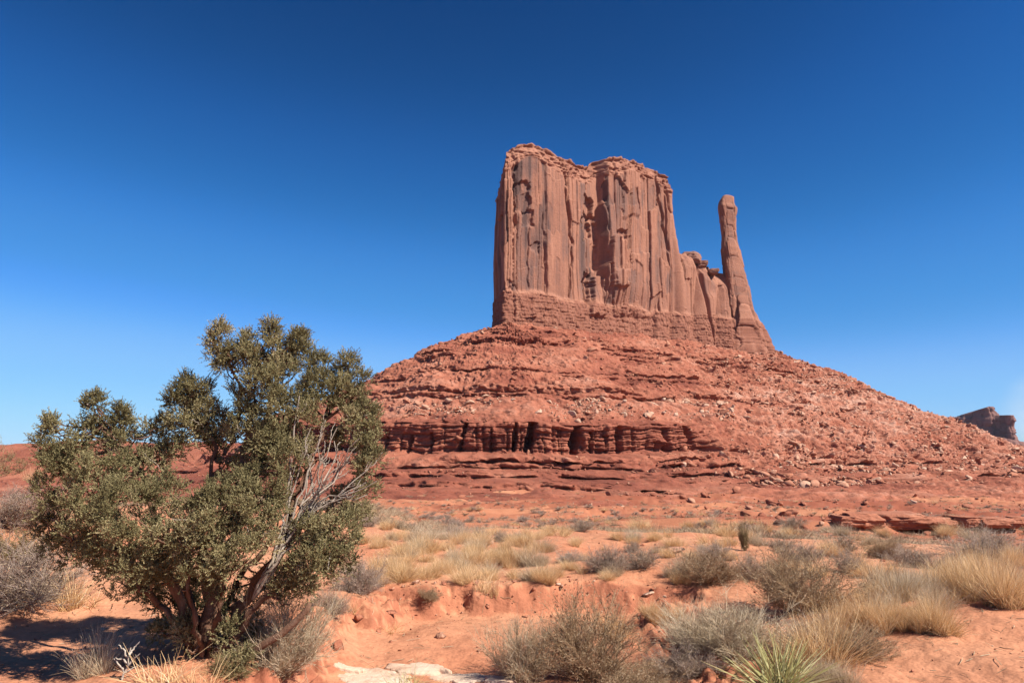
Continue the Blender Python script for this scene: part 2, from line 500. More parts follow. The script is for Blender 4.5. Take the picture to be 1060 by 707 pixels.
    rec += 1.0 * np.clip(fbm(X0 / 9, Y0 / 9, zr / 60, 3, 8), -0.2, 1)
    kx = (np.arctan2(ny, nx)[:, None] * 184 + (C @ unit(B - A))[:, None]) + 0 * zr
    qc, qd, qe, qh = panels(kx / 5.5, zr / 5.2 + 40, 145)
    rc_, rd_, re_, rh_ = panels(kx / 2.2, zr / 2.6 + 40, 146)
    rec += 2.0 * (qc - .4) + .8 * (rc_ - .4) + 1.6 * np.exp(-(qd * 5.5 / .5) ** 2) * (qh > .45)
    lay = 1.5 * (np.abs(((zr + 0.08 * wob) / 2.6) % 1 - 0.5) * 2) ** 6 + 0.9 * (vn(kx / 9, 0, zr / 0.9, 3) > 0.2)
    D = D - inb * (rec + lay)
    # small ledge faces: ragged
    oth = np.clip(a, 0, 1) * (1 - inb)
    f1, f2, cid = worley(np.cumsum(np.hypot(*np.gradient(C + np.stack([nx, ny], -1) * 120, axis=0).T))[:, None] / 3.4 + 0 * D, zr / 2.2, 12)
    D = D + oth * ((cid - 0.6) * 3.2 + 1.3 * fbm(X0 / 3.5, Y0 / 3.5, zr / 1.5, 3, 13))
    # aprons of scree under the band
    ap = sst(-6, -2, zr) * (1 - sst(0, 7, zr)) * np.clip(0.3 + 1.4 * vn(X0 / 14, Y0 / 14, 0, 44), 0, 1)
    D = D + ap * 4.5 * (1 - np.clip(rec / 6, 0, 1))
    # slope relief
    face = np.clip(a, 0, 1) * 0.6
    g = 1 - face
    gul = fbm(X0 / 16, Y0 / 16, zr / 70, 3, 21)
    r1 = fbm(X0 / 26, Y0 / 26, zr / 18, 4, 22)
    r2 = fbm(X0 / 4.5, Y0 / 4.5, zr / 3.0, 4, 23, 0.6)
    rr = np.abs(fbm(X0 / 7, Y0 / 7, zr / 3.0, 4, 24, 0.6))
    amp = np.where(zr < -9, 0.75, 1.0)
    h = g * amp * (2.6 * gul + 2.2 * r1 + (1.0 + 0.9 * rs) * r2 - (0.6 + 1.6 * rs) * (rr - 0.3)) 
    # blocky scree
    along = np.arctan2(ny, nx)[:, None] * 150 + (C @ unit(B - A))[:, None]
    s1, s2, sc1 = worley(along / 3.4 + 0.3 * r2, D0 / 3.0, 141)
    t1, t2, tc1 = worley(along / 1.5 + 5, D0 / 1.6, 142)
    scree = g * amp * np.clip(0.65 + 0.8 * rs + 0.5 * sst(0.0, .6, n1), 0, 1.5)
    blk = scree * ((sc1 > .62) * (sc1 - .3) * 1.9 * np.clip(1.15 - s1 * 1.6, 0, 1) + (tc1 > .6) * (tc1 - .3) * 0.9 * np.clip(1.1 - t1 * 1.6, 0, 1))
    h = h + blk
    edge = sst(-20, 4, D)
    D = D + h * 0.75 * edge
    Zf = Zm + h * 0.65 * edge + (0.9 * vn(along / 34, 0, 0, 64) + 0.5 * vn(along / 9, 0, 0, 65)) * sst(5, 30, D0)
    # right flank spreads wider
    wide = 1 + 0.10 * sst(-0.3, 0.25, np.arctan2(ny, nx))[:, None] * sst(60, 240, D)
    D = D * wide
    V = np.stack([C[:, 0, None] + nx[:, None] * D, C[:, 1, None] + ny[:, None] * D, Zf], -1)
    # colour tone: strata, rubble, faces
    tone = 0.44 + 0.12 * np.clip(blk, 0, 1.6) + 0.16 * fbm(X0 / 40, Y0 / 40, zr / 3.5, 4, 61) + 0.13 * np.clip(r2, -1, 1) + 0.16 * rs + 0.1 * sst(8, 30, zr) * (1 - sst(34, 45, zr))
    tone -= 0.07 * a
    tone -= 0.1 * sst(7, 10, -zr)
    tone += 0.06 * sst(0, 14, -zr) - 0.06 * sst(9, 14, -zr) + 0.2 * fbm(X0 / 30, Y0 / 30, zr / 14, 3, 63)
    o = mesh('talus_slope', V, grid_quads(nu, nv), mat=M_TALUS, tone=np.clip(tone, 0, 1))
    tag(o, 'red stepped talus slope of ledges and scree round the foot of the butte', kind='structure')
    return V, zr, rs
TAL, TAL_Z, TAL_RS = build_talus()

# ---------- sandstone butte
butte = empty('sandstone_butte', (float((A + B)[0] / 2), float((A + B)[1] / 2), ZB))
tag(butte, 'tall red sandstone butte with sheer cliffs and a thin rock spire beside it', 'butte')
BO = np.array(butte.location)

def swept(name, loop, norm, topz, botz, rows, disp, mat, parent, origin, tonef, capdrop=2.0):
    """closed plan loop (n,2) with outward normals, per-point top, rows up; disp(s index grid, P, Z, t) -> outward metres"""
    n = len(loop)
    t = np.linspace(0, 1, rows)
    Z = botz + (topz[:, None] - botz) * t[None, :]
    P = np.stack([loop[:, 0, None] + 0 * Z, loop[:, 1, None] + 0 * Z, Z], -1)
    off, dz = disp(P, Z, topz[:, None] - Z)
    P[..., 0] += norm[:, 0, None] * off; P[..., 1] += norm[:, 1, None] * off
    P[..., 2] += dz
    c = P[:, -1].mean(0)
    rings = []
    for s in (0.97, 0.9, 0.75, 0.5, 0.2):
        r = c + (P[:, -1] - c) * s
        r[:, 2] = P[:, -1, 2] * s + c[2] * (1 - s) - capdrop * (1 - s) + 0.8 * vn(r[:, 0] / 5, r[:, 1] / 5, 0, 77)
        rings.append(r)
    allP = np.concatenate([P, np.stack(rings, 1)], 1)
    tone = tonef(allP)
    return mesh(name, allP - origin, grid_quads(n, rows + 5, True), mat=mat, tone=tone, parent=parent)

def resample(pts, step, closed=True):
    pts = np.asarray(pts, float)
    q = np.concatenate([pts, pts[:1]]) if closed else pts
    L = np.concatenate([[0], np.cumsum(np.hypot(*np.diff(q, axis=0).T))])
    n = int(L[-1] / step)
    s = np.linspace(0, L[-1], n, endpoint=not closed)
    return np.stack([np.interp(s, L, q[:, 0]), np.interp(s, L, q[:, 1])], -1), s

def smooth_loop(p, sig):
    k = np.exp(-0.5 * (np.arange(-3 * sig, 3 * sig + 1) / sig) ** 2); k /= k.sum()
    m = 3 * sig
    q = np.concatenate([p[-m:], p, p[:m]])
    return np.stack([np.convolve(q[:, i], k, 'valid') for i in (0, 1)], -1)

def loop_normals(p):
    t = np.roll(p, -3, 0) - np.roll(p, 3, 0)
    n = np.stack([t[:, 1], -t[:, 0]], -1)
    n = unit(n)
    n = smooth_loop(n, 6)
    return unit(n)

def facade_disp(px, py, s, z, seed, zped):
    """slabs, cracks, bedding on a sandstone wall; s along the wall, z eye-relative metres above the foot"""
    up = sst(zped - 3, zped + 3, z + 2.5 * vn(s / 14, 0, 0, seed + 9))
    ws = s + 1.3 * vn(s / 14, z / 30, 0, seed + 1) + 0.3 * vn(s / 3.5, z / 5, 0, seed + 2)
    zw = z + 7 * vn(s / 11, 0, 0, seed + 21) + 1.5 * vn(s / 3, 0, 0, seed + 24)
    c1, d1, e1_, h1 = panels(ws / 14.0, zw / 75, seed + 3)
    c2, d2, e2_, h2 = panels(ws / 6.2 + 31, zw / 30 + .15 * vn(s / 4, 0, 0, seed + 22), seed + 4)
    c3, d3, e3_, h3 = panels(ws / 2.6 + 7, zw / 11, seed + 14)
    cr1 = np.exp(-(d1 * 14.0 / .55) ** 2) * (h1 > .3)
    cr2 = np.exp(-(d2 * 6.2 / .5) ** 2) * (h2 > .78)
    rough = sst(.1, .6, vn(s / 17, z / 25, 0, seed + 23))
    o_up = 3.4 * (c1 - 0.5) + 1.3 * (c2 - 0.5) * (.4 + .6 * rough) + .6 * (c3 - .5) * rough * (c3 > .5) - 2.6 * cr1 - 1.2 * cr2
    o_up += 1.3 * fbm(s / 26, z / 60, 0, 3, seed + 5) + 0.10 * fbm(s / 3, z / 5, 0, 3, seed + 6)
    zz = z + 0.7 * vn(s / 9, 0, 0, seed + 31)
    row = np.floor(zz / 2.7)
    fr = zz / 2.7 - row
    rv = _h(row, 0 * row, 0 * row, seed + 32)
    b1, b2, c4 = worley(s / 3.6 + rv * 9, row + 0.5 + 0 * s, seed + 7)
    e1, e2, c5 = worley(s / 1.9 + 3, z / 5.5, seed + 8)
    o_dn = 1.9 + 1.0 * (c4 - 0.5) + 1.0 * (c5 - 0.5) + 0.7 * (rv - .5) - 0.75 * np.exp(-((np.minimum(fr, 1 - fr)) / 0.11) ** 2) * np.clip(.5 + 1.3 * vn(s / 7, z / 3, 0, seed + 33), 0, 1.2) - 1.2 * np.exp(-((e2 - e1) / 0.1) ** 2) * (c5 > 0.45)
    o_dn += (zped - z) * 0.10 + 0.5 * fbm(s / 9, z / 9, 0, 3, seed + 11)
    return o_up * up + o_dn * (1 - up), (c1, c2, c3, c4, up)

def build_tower():
    fr = FOOT[:5].copy()                                     # left corner .. px 690
    right = foot_pt(699, 352.9)
    left_b = np.array([-14.5, 600.0]); left_c = np.array([-15.0, 640.0])
    back = -FN * 75
    pts = [left_c, left_b] + list(fr) + [right, right + back * 0.5 + np.array([8, 0]), right + back + np.array([-5, 5])]
    loop, s = resample(pts, 0.5)
    loop = smooth_loop(loop, 4)
    N = loop_normals(loop)
    # side flags
    fdist = (loop - A) @ (unit(B - A))
    front = (N @ FN) > 0.6
    p0 = np.stack([loop[:, 0], loop[:, 1], np.full(len(loop), ZB + 60)], -1)
    px0, _ = project(p0)
    # silhouette of the top edge (px, py) -> height
    sil = np.array([(509, 214), (511, 196), (514, 183), (518, 165), (521, 161), (524, 157), (531, 153), (536, 150), (541, 148.5), (550, 147), (558, 148), (564, 151), (570, 155), (577, 158), (585, 162.5), (598, 167),
                    (607, 169.5), (613, 170.5), (617, 170.5), (621, 166), (632, 165), (650, 167), (660, 169.5), (668, 171.5), (678, 175.5), (686, 179), (693, 181), (698, 186), (701, 192)], float)
    pyt = np.interp(px0, sil[:, 0], sil[:, 1])
    dep = loop[:, 1].copy()
    zt = np.empty(len(loop))
    fline = np.interp(px0, FOOT_PX, FOOT[:, 1])
    for i in range(len(loop)):
        Yf = min(dep[i], fline[i] + 3) if px0[i] > 521 else dep[i]
        zt[i] = at_y(px0[i], pyt[i], Yf)[2]
    zt = np.convolve(np.concatenate([zt[-4:], zt, zt[:4]]), np.ones(9) / 9, 'valid')
    rightside = sst(0.3, 0.9, N @ unit(B - A))
    leftside = sst(0.3, 0.8, -N[:, 0])
    info = {}
    S = s[:, None]
    def disp(P, Z, below):
        z = Z - ZB
        q = P.copy()
        base = np.zeros_like(Z)
        pxb, pyb = project(P)
        # the right-hand block stands forward of the left one above its foot
        lift = sst(12, 45, z)
        step = -5.0 * sst(585, 617, pxb) * (1 - sst(621.0, 624.5, pxb + 0.8 * vn(0 * Z, z / 9, 0, 3))) + 8.0 * sst(621.0, 624.5, pxb + 0.8 * vn(0 * Z, z / 9, 0, 3)) * (1 - 0.75 * sst(626, 692, pxb))
        base += step * lift * (1 - leftside[:, None])
        q[..., 0] += N[:, 0, None] * base; q[..., 1] += N[:, 1, None] * base
        px, py = project(q)
        o, cells = facade_disp(px, py, S + 0 * Z, z, 100, 24.0)
        # hand-read features of this wall: dihedrals, alcoves, cracks (x, y of the photograph, half width, depth)
        fz = (N @ FN > 0.5)[:, None]
        def crack(x0, y0, x1, y1, hw, dep):
            t = (py - y0) / (y1 - y0)
            xc = x0 + (x1 - x0) * t + 1.0 * vn(py / 9.0, 0, 0, int(x0))
            return -dep * np.exp(-(np.abs(px - xc) / hw) ** 3) * sst(-0.02, 0.04, t) * (1 - sst(0.93, 1.02, t))
        wpx = px + 1.6 * vn(py / 5, px / 9, 0, 41) + .6 * vn(py / 1.8, 0, 0, 42)
        wpy = py + 2.6 * vn(px / 4, py / 12, 0, 43)
        def alcove(x0, x1, y0, y1, dep):
            px, py = wpx, wpy
            return -dep * sst(x0, x0 + 1.5, px + vn(py / 4, 0, 0, 9)) * (1 - sst(x1 - 1.0, x1 + 0.6, px)) * sst(y0 - 0.8, y0 + 0.8, py + 0.25 * np.abs(px - (x0 + x1) / 2)) * (1 - sst(y1 - 6, y1, py))
        def ledge(x0, x1, y0, y1, dep):
            px, py = wpx, wpy
            return dep * sst(x0 - .7, x0 + .7, px) * (1 - sst(x1 - .7, x1 + .7, px)) * sst(y0 - .5, y0 + .7, py) * (1 - sst(y1 - 4, y1, py))
        add = crack(534, 160, 533, 240, 1.4, 4) + crack(582, 163, 592, 255, 1.3, 4) + crack(592, 255, 590, 310, 0.9, 3) + crack(680, 182, 692, 262, 1.2, 4) + crack(688, 186, 695, 222, 1.0, 3)
        add += crack(658, 195, 662, 225, .8, 2) + crack(563, 220, 566, 310, .8, 2) + crack(548, 235, 547, 300, .7, 1.5) + crack(643, 170, 645, 190, .8, 2) + crack(522, 262, 521, 300, 1, 3)
        add += alcove(603, 612, 204, 250, 5.5) + alcove(611, 617, 225, 282, 3.0) + alcove(532, 549, 189, 222, 2.6) + alcove(604, 611, 283, 318, 5)
        add += alcove(541, 553, 218, 236, 2.2) + alcove(551, 560, 252, 262, 1.6) + alcove(640, 650, 238, 252, 3) 
        add += ledge(632, 646, 244, 300, 3.6) + ledge(609, 622, 287, 330, 4.2) + ledge(516, 531, 184, 300, 2.2) + ledge(634, 652, 280, 330, 1.6) + ledge(644, 661, 175, 226, 1.2) + ledge(652, 672, 262, 330, 1.3)
        add -= 2.0 * np.exp(-((px - 531) / 1.2) ** 2) * (py < 330)
        o = o + np.where(fz, add, 0)
        # caprock: layered, stepping in
        capz = 15 + 4 * vn(S / 18, 0, 0, 5)
        cap = sst(1, -0.0, below / capz * 1.0)
        capm = 1 - sst(0.8, 1.0, below / capz)
        lay = (vn(0 * Z, 0 * Z, below / 2.2, 15) > 0) * 1.0
        o = o * (1 - 0.5 * capm) + capm * (-(1 - below / capz) * 5.0 + 1.3 * lay + 1.5 * fbm(S / 5, z / 2.2, 0, 3, 16))
        # batter of the right-hand end and the left face
        o = o + rightside[:, None] * np.interp(-z, [-150, -120, -75, -60, 0], [0, 1.5, 6.5, 10, 16])
        o = o - leftside[:, None] * (1.2 * np.abs(z - 62) / 60.0) * 2.0
        o = base + o
        dz = np.where(below < 0.6, 0.9 * vn(S / 2.5, 0, 0, 19) + 0.9 * (vn(S / 6, 0, 0, 20) > 0.1), 0) * np.ones_like(Z)
        info['cells'] = cells; info['cap'] = capm; info['pxy'] = (px, py); info['Z'] = z
        return o, dz
    def tonef(allP):
        c1, c2, c3, c4, up = info['cells']
        z = info['Z']
        px, py = info['pxy']
        t = 0.56 + 0.34 * (c1 - 0.5) + 0.3 * (c2 - 0.5) + 0.1 * (c3 - 0.5)
        var = fbm(S / 11 + 0 * z, z / 40, 0, 4, 51)
        stre = fbm(S / 2.6 + 0 * z, z / 60, 0, 3, 52)
        t = t - .26 * sst(.1, .7, stre) * sst(10, 90, z) * up + .14 * sst(.2, .7, -stre) * up
        t = t - 0.3 * sst(0.0, 0.7, var) * up
        # fresh orange scars
        for (x, y, rx, ry, v) in [(519, 190, 6, 10, .3), (556, 202, 8, 8, .28), (545, 187, 14, 4, .2), (551, 212, 6, 12, .15), (617, 250, 3, 40, .2), (546, 270, 30, 14, .08), (585, 285, 10, 20, .1), (672, 200, 6, 30, .1),
                                  (548, 172, 14, 6, -.16), (600, 185, 8, 20, -.1), (640, 215, 16, 16, -.12), (668, 290, 26, 22, -.1), (575, 255, 6, 30, -.08)]:
            t = t + v * np.exp(-((px - x) / rx) ** 2 - ((py - y) / ry) ** 2)
        t = t * up + (1.04 + 0.14 * (c4 - 0.5)) * (1 - up)
        t = t + (1.0 - t) * .7 * info['cap']
        t = np.concatenate([t, np.repeat(t[:, -1:], 5, 1)], 1)
        return np.clip(t, 0, 1.1)
    swept('cliff_block', loop, N, zt, ZB - 14, 330, disp, M_CLIFF, butte, BO, tonef)

def build_shoulder():
    f0, f1 = foot_pt(676, 350.5), foot_pt(779, 360.6)
    mid = foot_pt(725, 355)
    back = -FN * 46
    pts = [f0, mid, f1, f1 + back * 0.5 + np.array([6, 0]), f1 + back, f0 + back]
    loop, s = resample(pts, 0.5)
    loop = smooth_loop(loop, 5)
    N = loop_normals(loop)
    p0 = np.stack([loop[:, 0], loop[:, 1], np.full(len(loop), ZB + 50)], -1)
    px0, _ = project(p0)
    sil = np.array([(680, 258), (700, 260), (710, 262), (713, 260), (720, 262), (724, 265), (727, 271), (732, 274), (740, 281), (748, 282), (760, 284), (768, 287), (776, 292)], float)
    pyt = np.interp(px0, sil[:, 0], sil[:, 1])
    fl = np.interp(px0, FOOT_PX, FOOT[:, 1])
    zt = np.array([at_y(px0[i], pyt[i], min(loop[i, 1], fl[i] + 10))[2] for i in range(len(loop))])
    rightside = sst(0.3, 0.9, N @ unit(B - A))
    S = s[:, None]; info = {}
    def disp(P, Z, below):
        z = Z - ZB
        px, py = project(P)
        o, cells = facade_disp(px, py, S + 0 * Z + 400, z, 300, 26.0)
        o = o + rightside[:, None] * np.interp(-z, [-75, -62, -38, -22, 0, 20], [-4, -2.0, 2, 9, 15, 19])
        # rounded buttresses leaning down to the foot, the ribs of the saddle
        rib = np.abs(((px + 0.10 * (py - 300)) / 24.0) % 1 - 0.5) * 2
        o = o + 6.0 * (1 - rib ** 2) - 3.0 + np.clip(40 - z, 0, 40) * 0.06
        top = sst(14, 0, 0 * below) * 0
        tb = np.clip(1 - below / 16.0, 0, 1)
        o = o - 9.0 * tb ** 1.6 + 2.2 * tb * fbm(S / 6, z / 5, 0, 3, 307)
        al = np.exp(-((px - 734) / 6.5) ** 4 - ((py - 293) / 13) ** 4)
        o = o - 3.0 * al - 4 * np.exp(-(np.abs(px - (722 + 0.15 * (py - 270))) / 1.6) ** 3) * (py > 272) - 4 * np.exp(-(np.abs(px - (752 + 0.12 * (py - 290))) / 1.6) ** 3)
        info['c'] = cells; info['z'] = z; info['al'] = al
        return o, np.where(below < 0.6, 1.4 * vn(S / 3.0, 0, 0, 319), 0) * np.ones_like(Z)
    def tonef(allP):
        c1, c2, c3, c4, up = info['c']
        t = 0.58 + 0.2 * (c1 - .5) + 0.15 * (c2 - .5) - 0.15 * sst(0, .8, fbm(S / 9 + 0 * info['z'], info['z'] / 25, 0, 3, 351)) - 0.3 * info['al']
        t = t * up + (1.02 + 0.14 * (c4 - .5)) * (1 - up)
        return np.clip(np.concatenate([t, np.repeat(t[:, -1:], 5, 1)], 1), 0, 1.1)
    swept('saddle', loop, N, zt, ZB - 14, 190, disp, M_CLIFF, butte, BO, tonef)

def build_spire():
    Y = 712.0
    rows_px = [(203.5, 749, 757), (205, 746.5, 760), (209, 744, 760), (213, 743.3, 760.5), (216, 743.3, 763), (222, 744.2, 762.6), (230, 745, 762), (240, 746.2, 762.4), (250, 746.4, 763.5), (258, 746, 766), (268, 747.5, 768), (276, 748, 770), (286, 748.5, 773.5), (300, 750, 777), (322, 751, 781), (345, 750, 789), (368, 748, 796)]
    rp = np.array(rows_px[::-1], float)
    yy = np.linspace(368, 203.5, 230)
    l = np.interp(-yy, -rp[:, 0], rp[:, 1]); r = np.interp(-yy, -rp[:, 0], rp[:, 2])
    n = 110
    th = np.linspace(0, 2 * math.pi, n, endpoint=False)
    sup = lambda c: np.sign(c) * np.abs(c) ** 0.5
    V = np.zeros((n, len(yy), 3)); tone = np.zeros((n, len(yy)))
    ax = unit(B - A)
    for j, y in enumerate(yy):
        pl, pr = at_y(l[j], y, Y), at_y(r[j], y, Y)
        cx = (pl[0] + pr[0]) / 2; hw = (pr[0] - pl[0]) / 2
        a, b = hw * 1.0, hw * 0.85 + 1.0
        ex, ey = sup(np.cos(th)) * a, sup(np.sin(th)) * b
        # squarish section turned a little so one flat side meets the sun
        V[:, j, 0] = cx + ex * 0.97 + 0.05 * ey
        V[:, j, 1] = Y + ey + 0.35 * ex
        V[:, j, 2] = pl[2]
    z = V[..., 2] - ZB
    arc = th[:, None] * 9
    f1, f2, c1 = worley(arc / 5 + 0 * z, z / 17 + 0.6 * vn(arc / 6, 0, 0, 4), 411)
    g1, g2, c2 = worley(arc / 2.2 + 0 * z, z / 6, 412)
    lowz = 1 - sst(18, 30, z)
    d = (1.3 + 2.6 * (1 - sst(38, 62, z))) * (c1 - .5) + .3 * (c2 - .5) - 0.6 * np.exp(-((f2 - f1) / .08) ** 2) + 0.3 * fbm(arc / 5, z / 12, 0, 3, 413) + lowz * (0.3 * (vn(0 * z, 0 * z, z / 1.6, 4) > 0) + 1.8 * (c2 - .5))
    pv, pd, pe, ph = panels(arc / 4.5, z / 24, 417)
    d += (.6 + 2.0 * (1 - sst(35, 60, z))) * (pv - .5) - .7 * np.exp(-(pd * 4.5 / .4) ** 2) * (ph > .4)
    d *= sst(0, 0.1, (yy[None, :] - 203) / 164)
    c = V.mean(0, keepdims=True)
    dirn = V - c; dirn[..., 2] = 0; dirn = unit(dirn)
    V = V + dirn * d[..., None]
    cap = V[:, -1:].mean(0, keepdims=True) + np.array([0, 0, 0.8])
    cap = np.repeat(cap, n, 0)
    allP = np.concatenate([V, (V[:, -1:] + cap) / 2 + np.array([0, 0, .3]), cap], 1)
    t = 0.4 + 0.25 * (c1 - .5) + 0.15 * (c2 - .5) + 0.12 * fbm(arc / 8, z / 3, 0, 3, 415) + .55 * lowz + .12
    t = np.concatenate([t, t[:, -1:], t[:, -1:]], 1)
    mesh('spire', allP - BO, grid_quads(n, len(yy) + 2, True), mat=M_CLIFF, tone=np.clip(t, 0, 1), parent=butte)

def build_capstone():
    for (px, py, wp, hp, seed) in ((716, 268, 17, 13, 640), (727, 275, 12, 8, 641), (738, 282, 10, 6, 642)):
        Y = 690.0; k = Y / FPX
        V, F, t = block_mesh(seed, wp * k, wp * k * 1.3, hp * k, 18)
        c = at_y(px, py, Y)
        mesh('capstone', V + c - BO, F, mat=M_CLIFF, tone=np.clip(t, 0, 1), parent=butte)
build_tower(); build_shoulder(); build_spire()

# ---------- far butte on the right
def far_butte():
    Y = 2600.0
    base = at_y(1025, 462, Y)
    bt = tag(empty('distant_butte', tuple(base)), 'small dark purple brown butte far away beyond the right end of the slope', 'butte')
    k = Y / FPX
    def P(px, dy=0): return np.array([(px - 530) * k * (CP), Y + dy])
    def block(name, pts, tops, taper, seed, tone0):
        loop, s = resample(np.array([p for p in pts]), 3.0)
        loop = smooth_loop(loop, 3); N = loop_normals(loop)
        px0, _ = project(np.stack([loop[:, 0], loop[:, 1], np.full(len(loop), 60.0)], -1))
        pyt = np.interp(px0, [t[0] for t in tops], [t[1] for t in tops])
        zt = np.array([at_y(px0[i], pyt[i], Y)[2] for i in range(len(loop))])
        S = s[:, None]
        inf = {}
        def disp(Pp, Z, below):
            f1, f2, c1 = worley(S / 22 + 0 * Z, Z / 70, seed)
            g1, g2, c2 = worley(S / 40 + 0 * Z, Z / 14, seed + 1)
            inf['c'] = c1
            return 9 * (c1 - .5) + 6 * (c2 - .5) - 5 * np.exp(-((f2 - f1) / .1) ** 2) + 5 * fbm(S / 30, Z / 25, 0, 3, seed) + below * taper, 0 * Z
        def tf(a):
            t = tone0 + 0.3 * (inf['c'] - .5)
            return np.clip(np.concatenate([t, np.repeat(t[:, -1:], 5, 1)], 1), 0, 1)
        swept(name, loop, N, zt, -30, 60, disp, M_DIST, bt, base, tf, 4)
    block('cliff_block', [P(1026, 120), P(1046, -20), P(1053, 10), P(1052, 140), P(1036, 180)], [(1026, 430), (1036, 429.5), (1050, 430), (1054, 433)], 0.10, 501, 0.45)
    block('cliff_ridge', [P(999, 260), P(1014, 120), P(1034, 30), P(1047, 50), P(1040, 260), P(1005, 330)], [(996, 431), (1000, 427.5), (1008, 426), (1015, 423.5), (1027, 420), (1033, 420), (1037, 427), (1047, 430)], 0.13, 521, 0.4)
    block('foot_slope', [P(984, 120), P(1014, -70), P(1056, -60), P(1070, 80), P(1050, 200), P(1000, 340)], [(985, 447), (1000, 444), (1030, 452), (1060, 458)], 0.5, 541, 0.55)
far_butte()

# ------------------------------------------------------------------ ground
def ground_h(x, y):
    x = np.asarray(x, float); y = np.asarray(y, float)
    D = np.hypot(x, y)
    px = 530 + FPX * x / np.maximum(y, 1.0)
    # slow fall beyond the near crest
    Dk = np.array([0, 3, 6, 9, 12, 15, 18, 22, 30, 50, 70, 100, 150, 200, 260, 330, 420, 900, 9000])
    zk = np.array([0, 0, 0, 0.02, 0.02, 0.0, -0.25, -0.75, -1.75, -3.6, -5.2, -7.9, -11.6, -14.6, -16.3, -17.5, -22, -32, -36])
    h = np.interp(D, Dk, zk)
    left = sst(2.0, 8.0, -x) * sst(5, 13, y)
    h = h + left * (0.5 + 0.045 * np.clip(y - 10, 0, 70)) * (1 - sst(28, 60, D))
    # shallow wash in front with a crumbling bank behind it
    wx = x + 0.35 * vn(x / 1.3, y / 1.3, 0, 71) + 0.12 * vn(x / .4, y / .4, 0, 72)
    wy = y + 0.45 * vn(x / 1.1, y / 1.5, 0, 73) + 0.18 * vn(x / .35, y / .35, 0, 74)
    wash = sst(-2.3, -1.3, wx) * (1 - sst(1.0 , 2.2, wx - 0.10 * (y - 6))) * (1 - sst(9.25, 9.95, wy)) * sst(2.0, 5.0, wy)
    h = h - 0.36 * wash
    near = 1 - sst(30, 90, D)
    h = h + near * (0.09 * fbm(x / 2.2, y / 2.2, 0, 3, 75) + 0.028 * fbm(x / .45, y / .45, 0, 3, 76))
    # crumbly bank face
    bank = np.exp(-((wash - 0.45) / 0.3) ** 2)
    c = np.abs(fbm(x / .5, y / .5, 0, 4, 79, .6))
    c2 = np.abs(fbm(x / .17, y / .17, 0, 3, 70, .6))
    h = h + near * bank * (0.17 * c + 0.10 * c2 - 0.08)
    # right-hand sand flat
    h = h + 0.1 * sst(2.4, 4.5, x) * (1 - sst(9, 14, y)) * near
    mid = sst(25, 60, D)
    h = h + mid * (0.4 * fbm(x / 22, y / 22, 0, 4, 77) + 0.14 * fbm(x / 5, y / 5, 0, 3, 78)) * (1 + 1.2 * sst(100, 220, D))
    # low scarps and hummocks of the plain
    tn = fbm(x / 40, y / 17, 0, 3, 86) + .12 * vn(x / 3, y / 3, 0, 87)
    scarp = sst(-.05, .0, tn) + 1.1 * sst(.22, .26, tn) + .9 * sst(-.32, -.28, tn) + 1.1 * sst(.5, .54, tn)
    h = h + mid * .62 * (scarp - 1.4) * (.35 + .65 * sst(70, 160, D))
    # ledge step on the right in the middle distance
    lx = (y - (64 + 0.02 * x + 3 * vn(x / 9, 0, 0, 80)))
    h = h + sst(-1.2, 0.6, lx) * (1 - sst(0.5, 34, lx)) * 0.9 * sst(6, 16, x + 0.0 * y) * (1 - sst(60, 80, x))
    return h

def build_ground():
    r1 = np.geomspace(0.6, 30, 520)
    r2 = np.geomspace(30, 420, 330)[1:]
    r3 = np.geomspace(420, 6000, 40)[1:]
    r = np.concatenate([[0.02, .3], r1, r2, r3])
    a_front = np.radians(np.linspace(-50, 50, 820))
    a_back = np.radians(np.linspace(50, 310, 110))[1:-1]
    th = np.concatenate([a_front, a_back])
    R, T = np.meshgrid(r, th)
    X, Y = R * np.sin(T), R * np.cos(T)
    Z = ground_h(X, Y)
    near = 1 - sst(25, 60, R)
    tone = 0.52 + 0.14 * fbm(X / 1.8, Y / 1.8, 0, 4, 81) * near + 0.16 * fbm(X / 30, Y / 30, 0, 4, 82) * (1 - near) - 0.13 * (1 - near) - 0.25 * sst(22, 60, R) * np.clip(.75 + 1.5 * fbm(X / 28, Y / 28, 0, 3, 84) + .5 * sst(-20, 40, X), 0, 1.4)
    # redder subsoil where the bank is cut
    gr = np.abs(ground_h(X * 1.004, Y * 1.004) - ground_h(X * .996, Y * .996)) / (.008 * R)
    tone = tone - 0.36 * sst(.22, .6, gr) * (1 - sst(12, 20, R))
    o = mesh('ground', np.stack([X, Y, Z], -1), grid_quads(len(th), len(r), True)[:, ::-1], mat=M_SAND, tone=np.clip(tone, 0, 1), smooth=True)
    tag(o, 'orange red desert sand', kind='structure')
build_ground()

def on_ground(px, py):
    """where the line of sight through a pixel of the photograph meets the ground"""
    v = ray(px, py)
    t = np.geomspace(2.0, 500, 1600)
    P = v[None, :] * t[:, None] + np.array([0, 0, EYE])
    below = P[:, 2] < ground_h(P[:, 0], P[:, 1])
    i = int(np.argmax(below)) if below.any() else len(t) - 1
    p = P[i].copy()
    p[2] = float(ground_h(p[0], p[1]))
    return p

